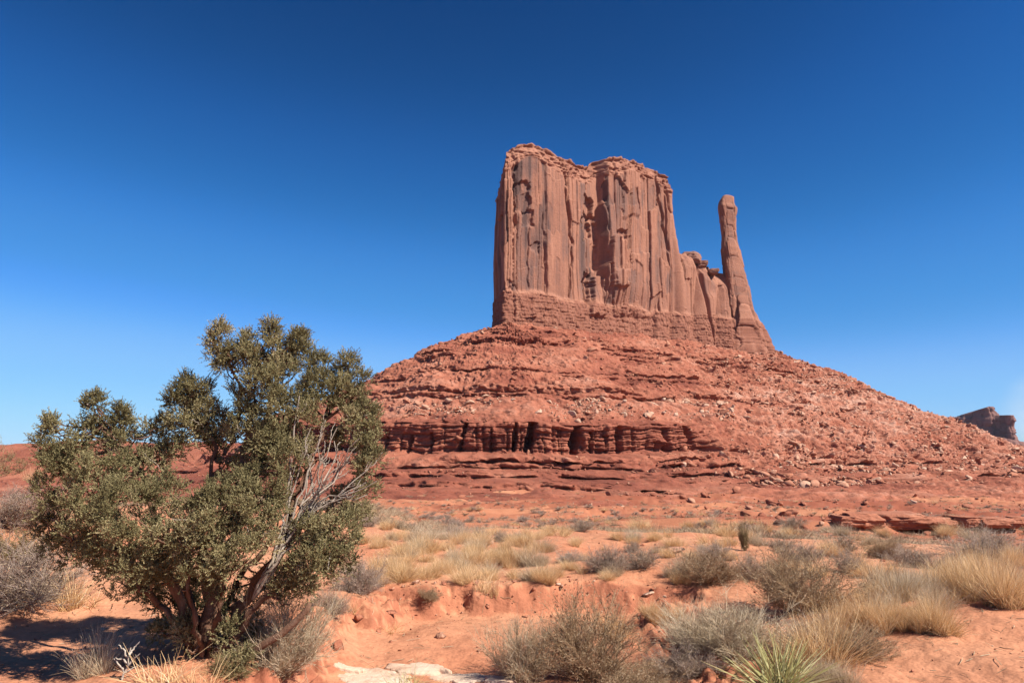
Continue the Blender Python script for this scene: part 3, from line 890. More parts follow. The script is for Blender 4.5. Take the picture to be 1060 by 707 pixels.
# ------------------------------------------------------------------ low hill on the far left
def left_hill():
    n, m = 160, 60
    u = np.linspace(0, 1, n); v = np.linspace(0, 1, m)
    U, Vv = np.meshgrid(u, v, indexing='ij')
    X = -560 + 380 * U; Y = 420 + 260 * Vv
    ridge = np.exp(-((Vv - 0.5) / 0.24) ** 2)
    top = 6.0 + 3.5 * fbm(X / 60, 0, 0, 3, 91)
    Z = -26 + ridge * (26 + EYE + top * (0.6 + .4 * U)) + 1.2 * fbm(X / 12, Y / 12, 0, 4, 92)
    t = 0.45 + 0.2 * fbm(X / 30, Y / 30, Z / 3, 4, 93)
    tag(mesh('hill', np.stack([X, Y, Z], -1), grid_quads(n, m), mat=M_TALUS, tone=np.clip(t, 0, 1)), 'low red hill on the horizon at the far left', kind='structure')
left_hill()

# ------------------------------------------------------------------ rocks
def rock_mesh(seed, sub=2, flat=0.7, mat=None, tone0=0.5):
    """angular boulder: an icosphere cut by random planes"""
    import bmesh
    rr = random.Random(seed)
    bm = bmesh.new()
    bmesh.ops.create_icosphere(bm, subdivisions=sub, radius=1.0)
    V = np.array([v.co[:] for v in bm.verts])
    F = np.array([[v.index for v in f.verts] for f in bm.faces])
    bm.free()
    for k in range(9):
        nrm = np.array([rr.gauss(0, 1), rr.gauss(0, 1), rr.gauss(0, 1)]); nrm /= np.linalg.norm(nrm)
        h = rr.uniform(0.28, 0.62)
        d = V @ nrm
        V = V - np.maximum(d - h, 0)[:, None] * nrm
    V = V + 0.05 * np.stack([vn(V[:, 0] * 3 + seed, V[:, 1] * 3, V[:, 2] * 3, i) for i in range(3)], -1)
    V *= np.array([1.0, rr.uniform(0.7, 0.95), flat * rr.uniform(0.8, 1.15)])
    t = tone0 + 0.08 * vn(V[:, 0] * 2, V[:, 1] * 2, V[:, 2] * 2, seed)
    return V, F, t

def rock_variants(name, tone0, count, sub=2, mat=M_ROCK, flat=.7):
    out = []
    for i in range(count):
        V, F, t = rock_mesh(i * 13 + int(tone0 * 100), sub, flat, tone0=tone0)
        out.append(mesh(name, V, tris=F, mat=mat, tone=np.clip(t, 0, 1), link=False))
    return out

def build_talus_rocks():
    nu, nv, _ = TAL.shape
    px, py = project(TAL)
    vis = (px > 150) & (px < 1075) & (TAL_Z < 95) & (TAL_Z > -17)
    base = 0.55 + 1.4 * TAL_RS
    pale = sst(14, 18, TAL_Z) * (1 - sst(26, 31, TAL_Z)) * (px < 760)
    dens = base + 5.5 * pale + 0.6 * sst(31, 50, TAL_Z)
    clus = np.clip(0.5 + 1.2 * fbm(TAL[..., 0] / 14, TAL[..., 1] / 14, 0, 3, 131), 0, 2)
    # true area per cell so that the fan of the corners does not crowd
    du = np.linalg.norm(np.gradient(TAL, axis=0), axis=-1); dv = np.linalg.norm(np.gradient(TAL, axis=1), axis=-1)
    wgt = (dens * clus * vis * np.minimum(du * dv, 1.5)).ravel()
    wgt /= wgt.sum()
    N = 40000
    pick = RNG.choice(nu * nv, N, replace=False, p=wgt)
    P = TAL.reshape(-1, 3)[pick]
    tone0 = 0
    size = 0.24 + RNG.pareto(2.3, N) * 0.34
    size = np.minimum(size, 3.0)
    rsv = TAL_RS.ravel()[pick]
    size *= (0.85 + 0.4 * rsv)
    pal = pale.ravel()[pick]
    tone = np.clip(0.44 + 0.42 * pal * (RNG.random(N) < .75) + 0.36 * rsv * (RNG.random(N) < 0.5) + 0.14 * RNG.normal(size=N), 0.1, 1)
    # stones of the plain between the foreground and the slope
    n2 = 5200
    yy = RNG.uniform(40, 300, n2 * 3); xx = RNG.uniform(-.75, .8, n2 * 3) * yy
    kp = (fbm(xx / 16, yy / 16, 0, 3, 133) + .35 * sst(0, 60, xx) > RNG.uniform(-.2, .7, n2 * 3)); xx, yy = xx[kp][:n2], yy[kp][:n2]
    P2 = np.stack([xx, yy, ground_h(xx, yy)], -1)
    s2_ = np.minimum(.10 + RNG.pareto(2.4, len(xx)) * .13, 1.2) * (.6 + yy / 260)
    P = np.concatenate([P, P2]); size = np.concatenate([size, s2_]); tone = np.concatenate([tone, np.clip(.42 + .18 * RNG.normal(size=len(xx)) + .25 * (RNG.random(len(xx)) < .15), .1, 1)])
    Zp = np.concatenate([TAL_Z.ravel()[pick], P2[:, 2] - EYE])
    order = np.argsort(-size)
    # the largest as single boulders
    big = order[:230]
    var = {k: rock_variants('boulder', t, 5) for k, t in (('dark', .3), ('red', .5), ('pale', .8))}
    zones = []
    for i in big:
        k = 'pale' if tone[i] > .62 else ('red' if tone[i] > .4 else 'dark')
        o = obj('boulder', rnd.choice(var[k]))
        s = size[i]
        o.location = P[i] + np.array([0, 0, 0.18 * s])
        o.scale = (s * rnd.uniform(.9, 1.5), s, s * rnd.uniform(.7, 1.1))
        o.rotation_euler = (rnd.uniform(-.3, .3), rnd.uniform(-.3, .3), rnd.uniform(0, 6.28))
        x = project(P[i])[0]
        z = Zp[i]
        where = ('on the right flank of the talus slope' if x > 800 else 'on the slope below the spire' if x > 700 else 'on the slope below the cliff')
        hgt = 'high' if z > 50 else 'halfway up' if z > 14 else 'low'
        col = {'pale': 'pale buff', 'red': 'brick red', 'dark': 'dark maroon'}[k]
        tag(o, '%s angular boulder lying %s %s' % (col, hgt, where), 'boulder', '%s boulders %s %s' % (col, hgt, where))
    rest = order[230:]
    Vs, Fs, Ts = [], [], []
    protos = [rock_mesh(900 + i, 2, .9) for i in range(14)]
    off = 0
    which = RNG.integers(0, 14, len(rest))
    for j, pr in enumerate(protos):
        ids = rest[which == j]
        n = len(ids)
        a = RNG.random(n) * 6.283
        s = size[ids]
        V0 = pr[0][None] * s[:, None, None] * np.stack([RNG.uniform(.9, 1.7, n), np.ones(n), RNG.uniform(.7, 1.2, n)], -1)[:, None, :]
        c, si = np.cos(a)[:, None], np.sin(a)[:, None]
        V = np.stack([V0[..., 0] * c - V0[..., 1] * si, V0[..., 0] * si + V0[..., 1] * c, V0[..., 2]], -1) + P[ids][:, None, :] + np.array([0, 0, .3]) * s[:, None, None]
        F = pr[1][None] + (off + np.arange(n) * len(pr[0]))[:, None, None]
        Vs.append(V.reshape(-1, 3)); Fs.append(F.reshape(-1, 3)); Ts.append(np.repeat(tone[ids], len(pr[0])))
        off += n * len(pr[0])
    o = mesh('rubble', np.concatenate(Vs), tris=np.concatenate(Fs), mat=M_ROCK, tone=np.concatenate(Ts))
    tag(o, 'small broken stones strewn over the talus slope and the plain', kind='stuff')
build_talus_rocks()

def block_mesh(seed, wx, wy, hz, m=26):
    """joint-bounded sandstone block: a gridded box, corners broken, beds etched, foot undercut"""
    rr = random.Random(seed)
    g = np.linspace(-1, 1, m)
    U, W_ = np.meshgrid(g, g, indexing='ij'); one = np.ones_like(U)
    faces = [(U, W_, one), (W_, U, -one), (W_, one, U), (U, -one, W_), (one, U, W_), (-one, W_, U)]
    V = np.concatenate([np.stack(f, -1).reshape(-1, 3) for f in faces])
    F = np.concatenate([grid_quads(m, m) + k * m * m for k in range(6)])
    for k in range(9):                                   # broken corners and slanting joints
        nrm = np.array([rr.gauss(0, 1), rr.gauss(0, 1), rr.gauss(0, .8)]); nrm /= np.linalg.norm(nrm)
        h = rr.uniform(.72, 1.05) * (np.abs(nrm).sum() * .8)
        V = V - np.maximum(V @ nrm - h, 0)[:, None] * nrm
    x, y, z = V.T
    n = [fbm(x * 2.2 + seed, y * 2.2, z * 2.6 + k * 7, 4, 600 + k, .6) for k in range(3)]
    V = V + .10 * np.stack(n, -1) * np.array([1, 1, .6])
    bed = ((vn(0 * x, 0 * x, z * 3.5 + seed, 611) > .15) * .06 + .22 * sst(-.35, -1.0, z))
    V[:, 1] *= 1 - bed; V[:, 0] *= 1 - .5 * bed
    t = .36 + .14 * n[0] + .12 * sst(.6, 1, z)
    return V * np.array([wx * .53, wy * .5, hz * .5]), F, t

def ledge_rocks():
    """row of sandstone blocks on the right in the middle distance"""
    spec = [(880, 543, 26, 12, 'small rounded block at the left end of the rock ledge'), (898, 545, 34, 17, 'square dark sided block with a flat sunlit front on the rock ledge'), (937, 547, 52, 18, 'longest slab of the rock ledge with a deep shadow under it'),
            (975, 546, 36, 14, 'broken block right of the long slab on the rock ledge'), (1003, 545, 26, 13, 'split block beside the shadowed notch on the rock ledge'), (1034, 545, 36, 12, 'low sloping block near the right end of the rock ledge'), (1056, 544, 20, 11, 'last block of the rock ledge cut by the picture edge')]
    for i, (px, py, wpx, hpx, lab) in enumerate(spec):
        p = on_ground(px, py + 3)
        d = p[1]
        wd, ht = wpx * d / FPX, hpx * d / FPX
        ht *= .9
        
        V, F, t = block_mesh(700 + i, wd * 1.06, wd * .8 + .4, ht)
        o = mesh('ledge_block', V, quads=F, mat=M_ROCK, tone=np.clip(t, 0, 1))
        o.location = (p[0], p[1] + wd * .2, p[2] + ht * 0.5)
        o.rotation_euler = (0, rnd.uniform(-.05, .05), rnd.uniform(-.15, .15))
        tag(o, 'red ' + lab, 'rock', 'blocks of the rock ledge')
    more = [(733, 549, 22, 8, 'dark red rock cluster piece left of the small upright shrub'), (781, 548, 16, 9, 'round dark red rock just right of the small upright shrub'), (792, 546, 18, 11, 'squat red rock second right of the small upright shrub'), (806, 542, 16, 7, 'flat red rock third right of the small upright shrub'), (851, 545, 10, 6, 'small pale rock left of the rock ledge'), (700, 572, 30, 8, 'low pale red slab half buried beside sage shrubs'), (866, 539, 20, 10, 'pale red rock nestled by the first ledge block')]
    for i, (px, py, wpx, hpx, lab) in enumerate(more):
        p = on_ground(px, py); d = p[1]
        V, F, t = rock_mesh(760 + i, 2, .8, tone0=.75 if 'pale' in lab else .35)
        V = V * np.array([wpx * d / FPX * .5, wpx * d / FPX * .4, hpx * d / FPX * .7])
        o = mesh('rock', V, tris=F, mat=M_ROCK, tone=np.clip(t, 0, 1)); o.location = (p[0], p[1], p[2] + hpx * d / FPX * .3)
        tag(o, lab, 'rock', 'rocks on the red flat')
    near = [(457, 661, 13, 8, 'single pale topped stone lying alone on the sand of the wash', .7), (350, 674, 14, 12, 'dark red stone beside the pale rock slabs', .3), (392, 655, 10, 7, 'small reddish clod below the crumbling bank', .45), (405, 637, 18, 7, 'flat red stone jutting from the crumbling bank', .4), (670, 617, 16, 5, 'thin whitish stone lying on the bank top', .95), (498, 562, 26, 4, 'thin pale flagstone on the far edge of the straw grass', .9), (372, 642, 12, 8, 'red clod at the left end of the crumbling bank', .45), (545, 645, 7, 5, 'small dark stone left of the big twiggy bush', .3), (430, 605, 12, 5, 'pale crusted stone under the straw grass on the bank', .85)]
    for i, (px, py, wpx, hpx, lab, tn) in enumerate(near):
        p = on_ground(px, py); d = p[1]
        V, F, t = rock_mesh(800 + i, 2, .8, tone0=tn)
        V = V * np.array([wpx * d / FPX * .55, wpx * d / FPX * .45, hpx * d / FPX * .8])
        o = mesh('stone', V, tris=F, mat=M_ROCK, tone=np.clip(t, 0, 1)); o.location = (p[0], p[1], p[2] + hpx * d / FPX * .25)
        o.rotation_euler = (0, 0, rnd.uniform(-.4, .4))
        tag(o, lab, 'stone', 'loose stones on the near sand')
ledge_rocks(); build_capstone()

def slabs():
    specs = [(385, 703, 70, 17, 'broad cracked pale slab flush in the sand at the bottom'), (432, 693, 60, 9, 'upper thin pale slab bordering the wash sand'), (478, 704, 56, 9, 'pale slab between the green grass and the big twiggy bush'), (358, 693, 36, 5, 'narrow pale slab strip beside the dark red stone'), (517, 705, 30, 6, 'small pale slab tip under the big twiggy bush')]
    for i, (px, py, wpx, hpx, lab) in enumerate(specs):
        c = on_ground(px, py); k = c[1] / FPX
        c1, c0 = on_ground(px, py - hpx / 2), on_ground(px, min(py + hpx / 2, 712))
        hw, hd = wpx * k * .5, abs(c1[1] - c0[1]) * .5
        n = 90
        th = np.linspace(0, 2 * math.pi, n, endpoint=False)
        rad = 1 + .30 * vn(np.cos(th) * 2 + i * 9, np.sin(th) * 2, 0, 150 + i) + .12 * vn(np.cos(th) * 7 + i, np.sin(th) * 7, 0, 160 + i)
        rings = []
        for s, dz in ((1.04, -.06), (1.0, .012), (.95, .022), (.8, .024), (.6, .024), (.4, .024), (.2, .024), (.02, .024)):
            x = c[0] + hw * rad * np.cos(th) * s; y = c[1] + hd * rad * np.sin(th) * s
            z = ground_h(x, y) * .5 + ground_h(np.full(n, c[0]), np.full(n, c[1])) * .5 + dz + .006 * vn(x * 9, y * 9, 0, 170)
            rings.append(np.stack([x, y, z], -1))
        V = np.stack(rings, 1)
        t = np.clip(.55 + .3 * vn(V[..., 0] * 5, V[..., 1] * 9, 0, 171), 0, 1)
        tag(mesh('rock_slab', V - c, grid_quads(n, 8, True), mat=M_SLAB, tone=t), lab, 'rock slab', 'pale slabs in the wash').location = c
slabs()

# ------------------------------------------------------------------ plants
def cat(parts):
    V, Q, T, off = [], [], [], 0
    for v, q, t in parts:
        V.append(v); Q.append(q + off); T.append(t); off += len(v)
    return np.concatenate(V), np.concatenate(Q), np.concatenate(T)

def dome_dirs(n, spread, rg):
    ph = rg.random(n) * 2 * math.pi
    el = np.arccos(1 - rg.random(n) * (1 - math.cos(spread)))
    return np.stack([np.sin(el) * np.cos(ph), np.sin(el) * np.sin(ph), np.cos(el)], -1)

def grass_arrays(seed, n=420, spread=1.0, width=.0035, droop=.35, stems=60):
    """unit-high tuft about one unit wide"""
    rg = np.random.default_rng(seed)
    d = dome_dirs(n, spread, rg)
    L = (.35 + .7 * rg.random(n)) * (.85 + .15 * d[:, 2])
    ci = rg.integers(0, 8, n)
    cc_ = rg.normal(0, .2, (8, 2)); cs_ = .5 + .6 * rg.random(8); lean_ = rg.normal(0, .25, (8, 3)) + np.concatenate([cc_ * .9, np.zeros((8, 1))], 1)
    L = L * cs_[ci]; d = unit(d + lean_[ci] * np.array([1, 1, 0]))
    base = np.stack([cc_[ci, 0] + rg.normal(0, .05, n), cc_[ci, 1] + rg.normal(0, .05, n), np.full(n, -.03)], -1)
    K = 4
    t = np.linspace(0, 1, K)
    out = d.copy(); out[:, 2] = 0
    P = base[:, None, :] + d[:, None, :] * (L[:, None] * t)[..., None] + out[:, None, :] * (droop * L[:, None] * t ** 2 * rg.random((n, 1)))[..., None] - np.array([0, 0, 1]) * (droop * .55 * L[:, None] * t ** 2.2 * rg.random((n, 1)))[..., None]
    P += rg.normal(0, .022, P.shape) * t[None, :, None] + rg.normal(0, .09, (n, 1, 3)) * (t ** 2)[None, :, None]
    W = width * (1 - .8 * t)[None, :] * (.7 + .6 * rg.random((n, 1)))
    side = unit(np.cross(d, rg.normal(size=(n, 3))))
    V, Q = ribbons(P, W, side)
    T = np.repeat(np.clip(.56 + .27 * rg.normal(size=n), 0, 1), K * 2) * np.tile(np.repeat(.75 + .3 * t, 2), n)
    return V, Q, np.clip(T, 0, 1)

def twig_arrays(seed, n1=34, n2=7, n3=5, spread=1.25, r0=.011, leaf=False, wob=.05, flat=1.0):
    """unit-high twiggy shrub: stems, side twigs, fine twigs"""
    rg = np.random.default_rng(seed)
    d = dome_dirs(n1, spread, rg)
    L = (.62 + .42 * rg.random(n1))
    base = np.stack([rg.normal(0, .06, n1), rg.normal(0, .06, n1), np.full(n1, -.04)], -1)
    K = 5; t = np.linspace(0, 1, K)
    P1 = base[:, None] + d[:, None] * (L[:, None] * t)[..., None] + np.cumsum(rg.normal(0, wob, (n1, K, 3)), 1) * t[None, :, None] + np.array([0, 0, .12]) * (t ** 2)[None, :, None] * L[:, None, None]
    R1 = r0 * (1 - .75 * t)[None] * (.7 + .6 * rg.random((n1, 1)))
    parts = []
    V, Q = tubes(P1, R1, 3); parts.append((V, Q, np.repeat(np.clip(.35 + .15 * rg.normal(size=n1), 0, 1), K * 3)))
    def branch(P, L, n, lo, fl, r, sp):
        m = len(P) * n
        idx = np.repeat(np.arange(len(P)), n)
        tt = lo + (1 - lo) * rg.random(m)
        k = np.minimum((tt * (P.shape[1] - 1)).astype(int), P.shape[1] - 2); f = tt * (P.shape[1] - 1) - k
        b = P[idx, k] * (1 - f)[:, None] + P[idx, k + 1] * f[:, None]
        dd = unit(unit(P[idx, k + 1] - P[idx, k]) + sp * rg.normal(size=(m, 3)) + np.array([0, 0, .25]))
        LL = L[idx] * fl * (.5 + rg.random(m))
        K = 3; t = np.linspace(0, 1, K)
        PP = b[:, None] + dd[:, None] * (LL[:, None] * t)[..., None] + rg.normal(0, .02, (m, K, 3)) * t[None, :, None]
        RR = r * (1 - .7 * t)[None] * (.7 + .6 * rg.random((m, 1)))
        return PP, LL, RR
    P2, L2, R2 = branch(P1, L, n2, .25, .42, r0 * .48, .5)
    V, Q = tubes(P2, R2, 3); parts.append((V, Q, np.repeat(np.clip(.5 + .18 * rg.normal(size=len(P2)), 0, 1), 9)))
    P3, L3, R3 = branch(P2, L2, n3, .3, .55, r0 * .3, .55)
    V, Q = tubes(P3, R3, 3); tw = (V, Q, np.repeat(np.clip(.6 + .2 * rg.normal(size=len(P3)), 0, 1), 9))
    parts.append(tw)
    lf = None
    if leaf:
        m = len(P3) * leaf
        idx = np.repeat(np.arange(len(P3)), leaf)
        tt = rg.random(m)
        b = P3[idx, 0] * (1 - tt)[:, None] + P3[idx, 2] * tt[:, None]
        dd = unit(unit(P3[idx, 2] - P3[idx, 0]) + .8 * rg.normal(size=(m, 3)))
        ll = .03 + .03 * rg.random(m)
        PP = np.stack([b, b + dd * ll[:, None] * .5, b + dd * ll[:, None]], 1)
        WW = np.stack([.002 + 0 * ll, .0055 + 0 * ll, .0015 + 0 * ll], 1)
        V, Q = ribbons(PP, WW, unit(np.cross(dd, rg.normal(size=(m, 3)))))
        lf = (V, Q, np.repeat(np.clip(.55 + .2 * rg.normal(size=m), 0, 1), 6))
    return parts, lf

KINDS = {}
def make_kinds():
    def grass(key, mat, n, spread, width, droop, cnt=4):
        KINDS[key] = [(mesh('grass_tuft', *(lambda a: (a[0], a[1]))(g), mat=mat, tone=g[2], link=False), None, None) for g in (grass_arrays(1000 + i + hash(mat.name) * 0, n, spread, width, droop) for i in range(cnt))]
    grass('straw', M_STRAW, 1500, .85, .005, .25)
    grass('pale', M_PALE, 1400, .85, .005, .25)
    grass('sparse', M_STRAW, 220, .8, .007, .5)
    grass('greengrass', M_YUCCA, 260, .8, .007, .5, 2)
    def shrub(key, stem_mat, leaf_mat, cnt=3, **kw):
        out = []
        for i in range(cnt):
            parts, lf = twig_arrays(2000 + 17 * i + len(key) * 31, **kw)
            v, q, t = cat(parts)
            stem = mesh('branches', v, q, mat=stem_mat, tone=t, link=False)
            l = mesh('leaves', lf[0], lf[1], mat=leaf_mat, tone=lf[2], link=False) if lf else None
            out.append((None, stem, l))
        KINDS[key] = out
    shrub('grey', M_GREY, M_SAGE, n1=56, n2=9, n3=11, spread=1.3, r0=.010, leaf=1)
    shrub('palegrey', M_PALE, M_PALE, n1=60, n2=9, n3=11, spread=1.2, r0=.010)
    shrub('brown', M_BROWN, M_SAGE, n1=62, n2=9, n3=12, spread=1.2, r0=.009, leaf=1)
    shrub('sage', M_GREY, M_SAGE, n1=40, n2=8, n3=7, spread=1.25, r0=.012, leaf=4)
    shrub('green', M_BROWN, M_GREEN, n1=40, n2=8, n3=7, spread=1.2, r0=.013, leaf=6)
    shrub('far', M_GREY, M_SAGE, cnt=4, n1=22, n2=6, n3=4, spread=1.35, r0=.03, leaf=4)
    rg = np.random.default_rng(5)
    n = 260
    d = dome_dirs(n, 1.15, rg); L = .75 + .35 * rg.random(n); K = 4; t = np.linspace(0, 1, K)
    b = np.stack([rg.normal(0, .12, n), rg.normal(0, .08, n), np.full(n, -.03)], -1)
    P = b[:, None] + d[:, None] * (L[:, None] * t)[..., None] - np.array([0, 0, .10]) * (t ** 2)[None, :, None]
    V, Q = ribbons(P, .0125 * (1 - .92 * t ** 1.5)[None] * (.7 + .6 * rg.random((n, 1))), unit(np.cross(d, rg.normal(size=(n, 3)))))
    KINDS['yucca'] = [(mesh('yucca_plant', V, Q, mat=M_YUCCA, tone=np.clip(np.repeat(.55 + .25 * rg.normal(size=n), K * 2), 0, 1), link=False), None, None)]
make_kinds()
NAMES = {'straw': ('grass_tuft', 'grass tuft'), 'pale': ('grass_tuft', 'grass tuft'), 'sparse': ('grass_tuft', 'grass tuft'), 'greengrass': ('grass_tuft', 'grass tuft'), 'grey': ('desert_shrub', 'shrub'), 'palegrey': ('desert_shrub', 'shrub'),
         'brown': ('desert_shrub', 'shrub'), 'sage': ('desert_shrub', 'shrub'), 'green': ('desert_shrub', 'shrub'), 'far': ('desert_shrub', 'shrub'), 'yucca': ('yucca_plant', 'yucca')}

EXT = {}
def extent(me):
    if me.name not in EXT:
        v = np.empty(len(me.vertices) * 3, np.float32); me.vertices.foreach_get('co', v); v = v.reshape(-1, 3)
        EXT[me.name] = (2 * np.percentile(np.abs(v[:, 0]), 97.5), np.percentile(v[:, 2], 99.3))
    return EXT[me.name]

def plant(kind, px, py, wpx, hpx, label, group=None, sink=.02):
    if kind in ('straw', 'pale') and wpx > 1.45 * hpx and hpx > 20:
        n = max(2, int(round(wpx / hpx * 1.7)))
        for i in range(n):
            f = (i + .5) / n - .5
            o = plant(kind, px + f * (wpx - hpx * .7) + rnd.uniform(-4, 4), py + rnd.uniform(-7, 1.5), hpx * rnd.uniform(.8, 1.1), hpx * rnd.uniform(.6, .92), ' '.join(('tuft of the ' + label).split()[:16]), group, sink)
        return o
    p = on_ground(px, py)
    k = np.hypot(p[0], p[1]) / FPX * 1.0
    h, wd = hpx * k, wpx * k
    single, stem, leaf = rnd.choice(KINDS[kind])
    nm, ct = NAMES[kind]
    if single is not None:
        o = obj(nm, single)
        nat, nh = extent(single)
    else:
        o = empty(nm)
        obj('branches', stem, o)
        if leaf is not None:
            obj('leaves', leaf, o)
        nat, nh = extent(stem)
        wd *= .88; h *= .88
    o.location = (p[0], p[1], p[2] - sink)
    sx = wd / nat
    o.scale = (sx, sx * rnd.uniform(.85, 1.1), h / nh)
    o.rotation_euler = (0, 0, rnd.uniform(0, 6.28))
    tag(o, label, ct, group)
    return o

NEAR = [
    ('palegrey', 540, 705, 80, 70, 'whitish grey half of the big twiggy bush pair at the bottom centre'),
    ('brown', 606, 704, 104, 92, 'big olive brown twiggy bush at the bottom centre beside a whitish bush'),
    ('straw', 634, 660, 46, 34, 'pale straw tuft just behind the big olive brown bush'),
    ('brown', 660, 718, 84, 34, 'low grey brown bush cut by the bottom edge'),
    ('palegrey', 762, 682, 130, 60, 'wide bleached straw grey bush behind the yucca'),
    ('pale', 733, 672, 80, 52, 'pale greenish straw tuft at the left end of the bleached bush'),
    ('grey', 712, 699, 76, 36, 'small grey brown shrub left of the yucca'),
    ('yucca', 808, 716, 110, 58, 'spiky yellow green yucca at the bottom edge'),
    ('straw', 838, 690, 70, 50, 'orange tan straw tuft right behind the yucca'),
    ('pale', 858, 712, 66, 34, 'pale straw tuft right of the yucca at the bottom edge'),
    ('brown', 826, 634, 104, 66, 'large dark brown grey bush in the middle of the right foreground'),
    ('grey', 843, 660, 60, 26, 'flattened bluish grey dead shrub below the large dark bush'),
    ('brown', 893, 683, 56, 34, 'small reddish brown shrub on the edge of the bare sand'),
    ('straw', 880, 660, 70, 44, 'straw clump between the large dark bush and the bare sand'),
    ('straw', 925, 652, 84, 46, 'broad straw clump on the upper edge of the bare sand'),
    ('straw', 972, 655, 64, 42, 'darker straw clump at the tip of the row above the bare sand'),
    ('straw', 1032, 628, 92, 52, 'large pale straw clump by the right edge'),
    ('straw', 985, 620, 84, 42, 'straw clump left of the large pale clump at the right edge'),
    ('straw', 1008, 604, 70, 34, 'straw clump behind the large pale clump at the right edge'),
    ('pale', 935, 622, 80, 38, 'pale straw clump in the middle of the right meadow'),
    ('grey', 1018, 580, 66, 30, 'dome shaped grey shrub standing highest at the right'),
    ('grey', 988, 590, 26, 18, 'little dark shrub in the straw below the grey dome shrub'),
    ('brown', 918, 578, 46, 24, 'greenish brown shrub below the rock ledge'),
    ('grey', 952, 588, 50, 22, 'reddish grey shrub between straw clumps below the ledge'),
    ('grey', 880, 593, 30, 24, 'small round grey shrub right of the large dark bush'),
    ('sage', 872, 572, 42, 20, 'sage grey shrub left of the greenish brown shrub'),
    ('brown', 738, 604, 66, 36, 'brownish straw shrub left of the large dark bush'),
    ('pale', 700, 598, 38, 26, 'pale tuft between the brownish shrub and the grey shrubs'),
    ('grey', 742, 580, 40, 20, 'dark grey shrub behind the brownish straw shrub'),
    ('grey', 626, 591, 48, 29, 'round silvery grey shrub on the bank top'),
    ('sage', 665, 588, 40, 24, 'sage green shrub right of the round silvery shrub'),
    ('straw', 570, 602, 40, 24, 'round straw tuft on the lip of the bank'),
    ('grey', 588, 582, 30, 14, 'low pale grey shrub left of the round silvery shrub'),
    ('straw', 685, 646, 54, 26, 'isolated straw tuft on red sand left of the bleached bush'),
    ('sparse', 500, 612, 28, 28, 'brownish upright tuft hanging on the bank'),
    ('sparse', 512, 622, 14, 22, 'thin dry tuft just below the brownish upright tuft'),
    ('grey', 374, 615, 56, 38, 'round grey shrub right of the juniper'),
    ('grey', 344, 636, 38, 26, 'small pale grey shrub below the round grey shrub'),
    ('sparse', 362, 634, 22, 18, 'thin straw tuft between two grey shrubs right of the juniper'),
    ('brown', 444, 622, 26, 16, 'tiny brown dead shrub on the bank face'),
    ('sparse', 402, 652, 44, 10, 'flat wisp of dry grass on the wash floor'),
    ('greengrass', 415, 716, 62, 22, 'yellow green grass tuft at the bottom edge on pale slabs'),
    ('grey', 14, 628, 118, 66, 'big dark grey twiggy shrub at the left edge'),
    ('green', 6, 585, 70, 34, 'olive green shrub behind the big grey shrub at the left edge'),
    ('grey', 6, 545, 76, 40, 'light grey shrub at the left edge below dry grass'),
    ('straw', 12, 508, 60, 24, 'dry straw patch at the left edge below green shrubs'),
    ('green', 22, 492, 60, 32, 'olive green shrub on the left skyline'),
    ('green', -8, 492, 40, 34, 'olive green shrub cut by the left edge on the skyline'),
    ('sparse', 72, 628, 52, 40, 'olive straw tuft between the big grey shrub and the juniper'),
    ('pale', 96, 698, 46, 40, 'dry pale tuft standing in the edge of the juniper shadow'),
    ('sparse', 165, 717, 84, 34, 'dry brown grass under the juniper at the bottom edge'),
    ('sparse', 205, 714, 60, 30, 'second dry brown grass patch under the juniper trunk'),
    ('palegrey', 292, 700, 100, 92, 'tall pale straw bush growing behind the juniper stump branch'),
    ('green', 240, 702, 40, 30, 'small green sprig at the foot of the juniper'),
    ('green', 771, 570, 12, 36, 'slim upright dark green shrub on the red flat'),
    ('grey', 474, 556, 28, 14, 'dark grey shrub at the left of the far shrub row'),
    ('grey', 496, 556, 22, 12, 'brownish grey shrub second in the far shrub row'),
    ('grey', 519, 560, 22, 13, 'dark grey shrub third in the far shrub row'),
    ('grey', 537, 562, 20, 13, 'dark grey shrub at the right of the far shrub row'),
    ('grey', 381, 545, 20, 13, 'dark shrub at the juniper edge on the far flat'),
    ('straw', 400, 548, 26, 12, 'tan shrub right of the dark shrub at the juniper edge'),
    ('grey', 426, 549, 13, 9, 'tiny round grey shrub alone on the far flat'),
    ('sage', 603, 550, 28, 14, 'sage shrub on the far flat above the silvery shrub'),
    ('pale', 655, 560, 24, 16, 'whitish tuft on the far flat beside red rocks'),
    ('sage', 656, 571, 20, 13, 'dark sage shrub below the whitish tuft'),
    ('sage', 822, 548, 26, 13, 'dark sage shrub on red ground left of the rock ledge'),
    ('sage', 810, 570, 36, 14, 'flat blue grey shrub below the red rocks'),
    ('grey', 830, 582, 44, 22, 'grey shrub behind the large dark bush'),
    ('grey', 776, 598, 40, 26, 'grey brown shrub touching the large dark bush on its left'),
]
for e in NEAR:
    plant(*e, group=('near plants of the foreground' if e[2] > 600 else 'plants of the middle ground'))

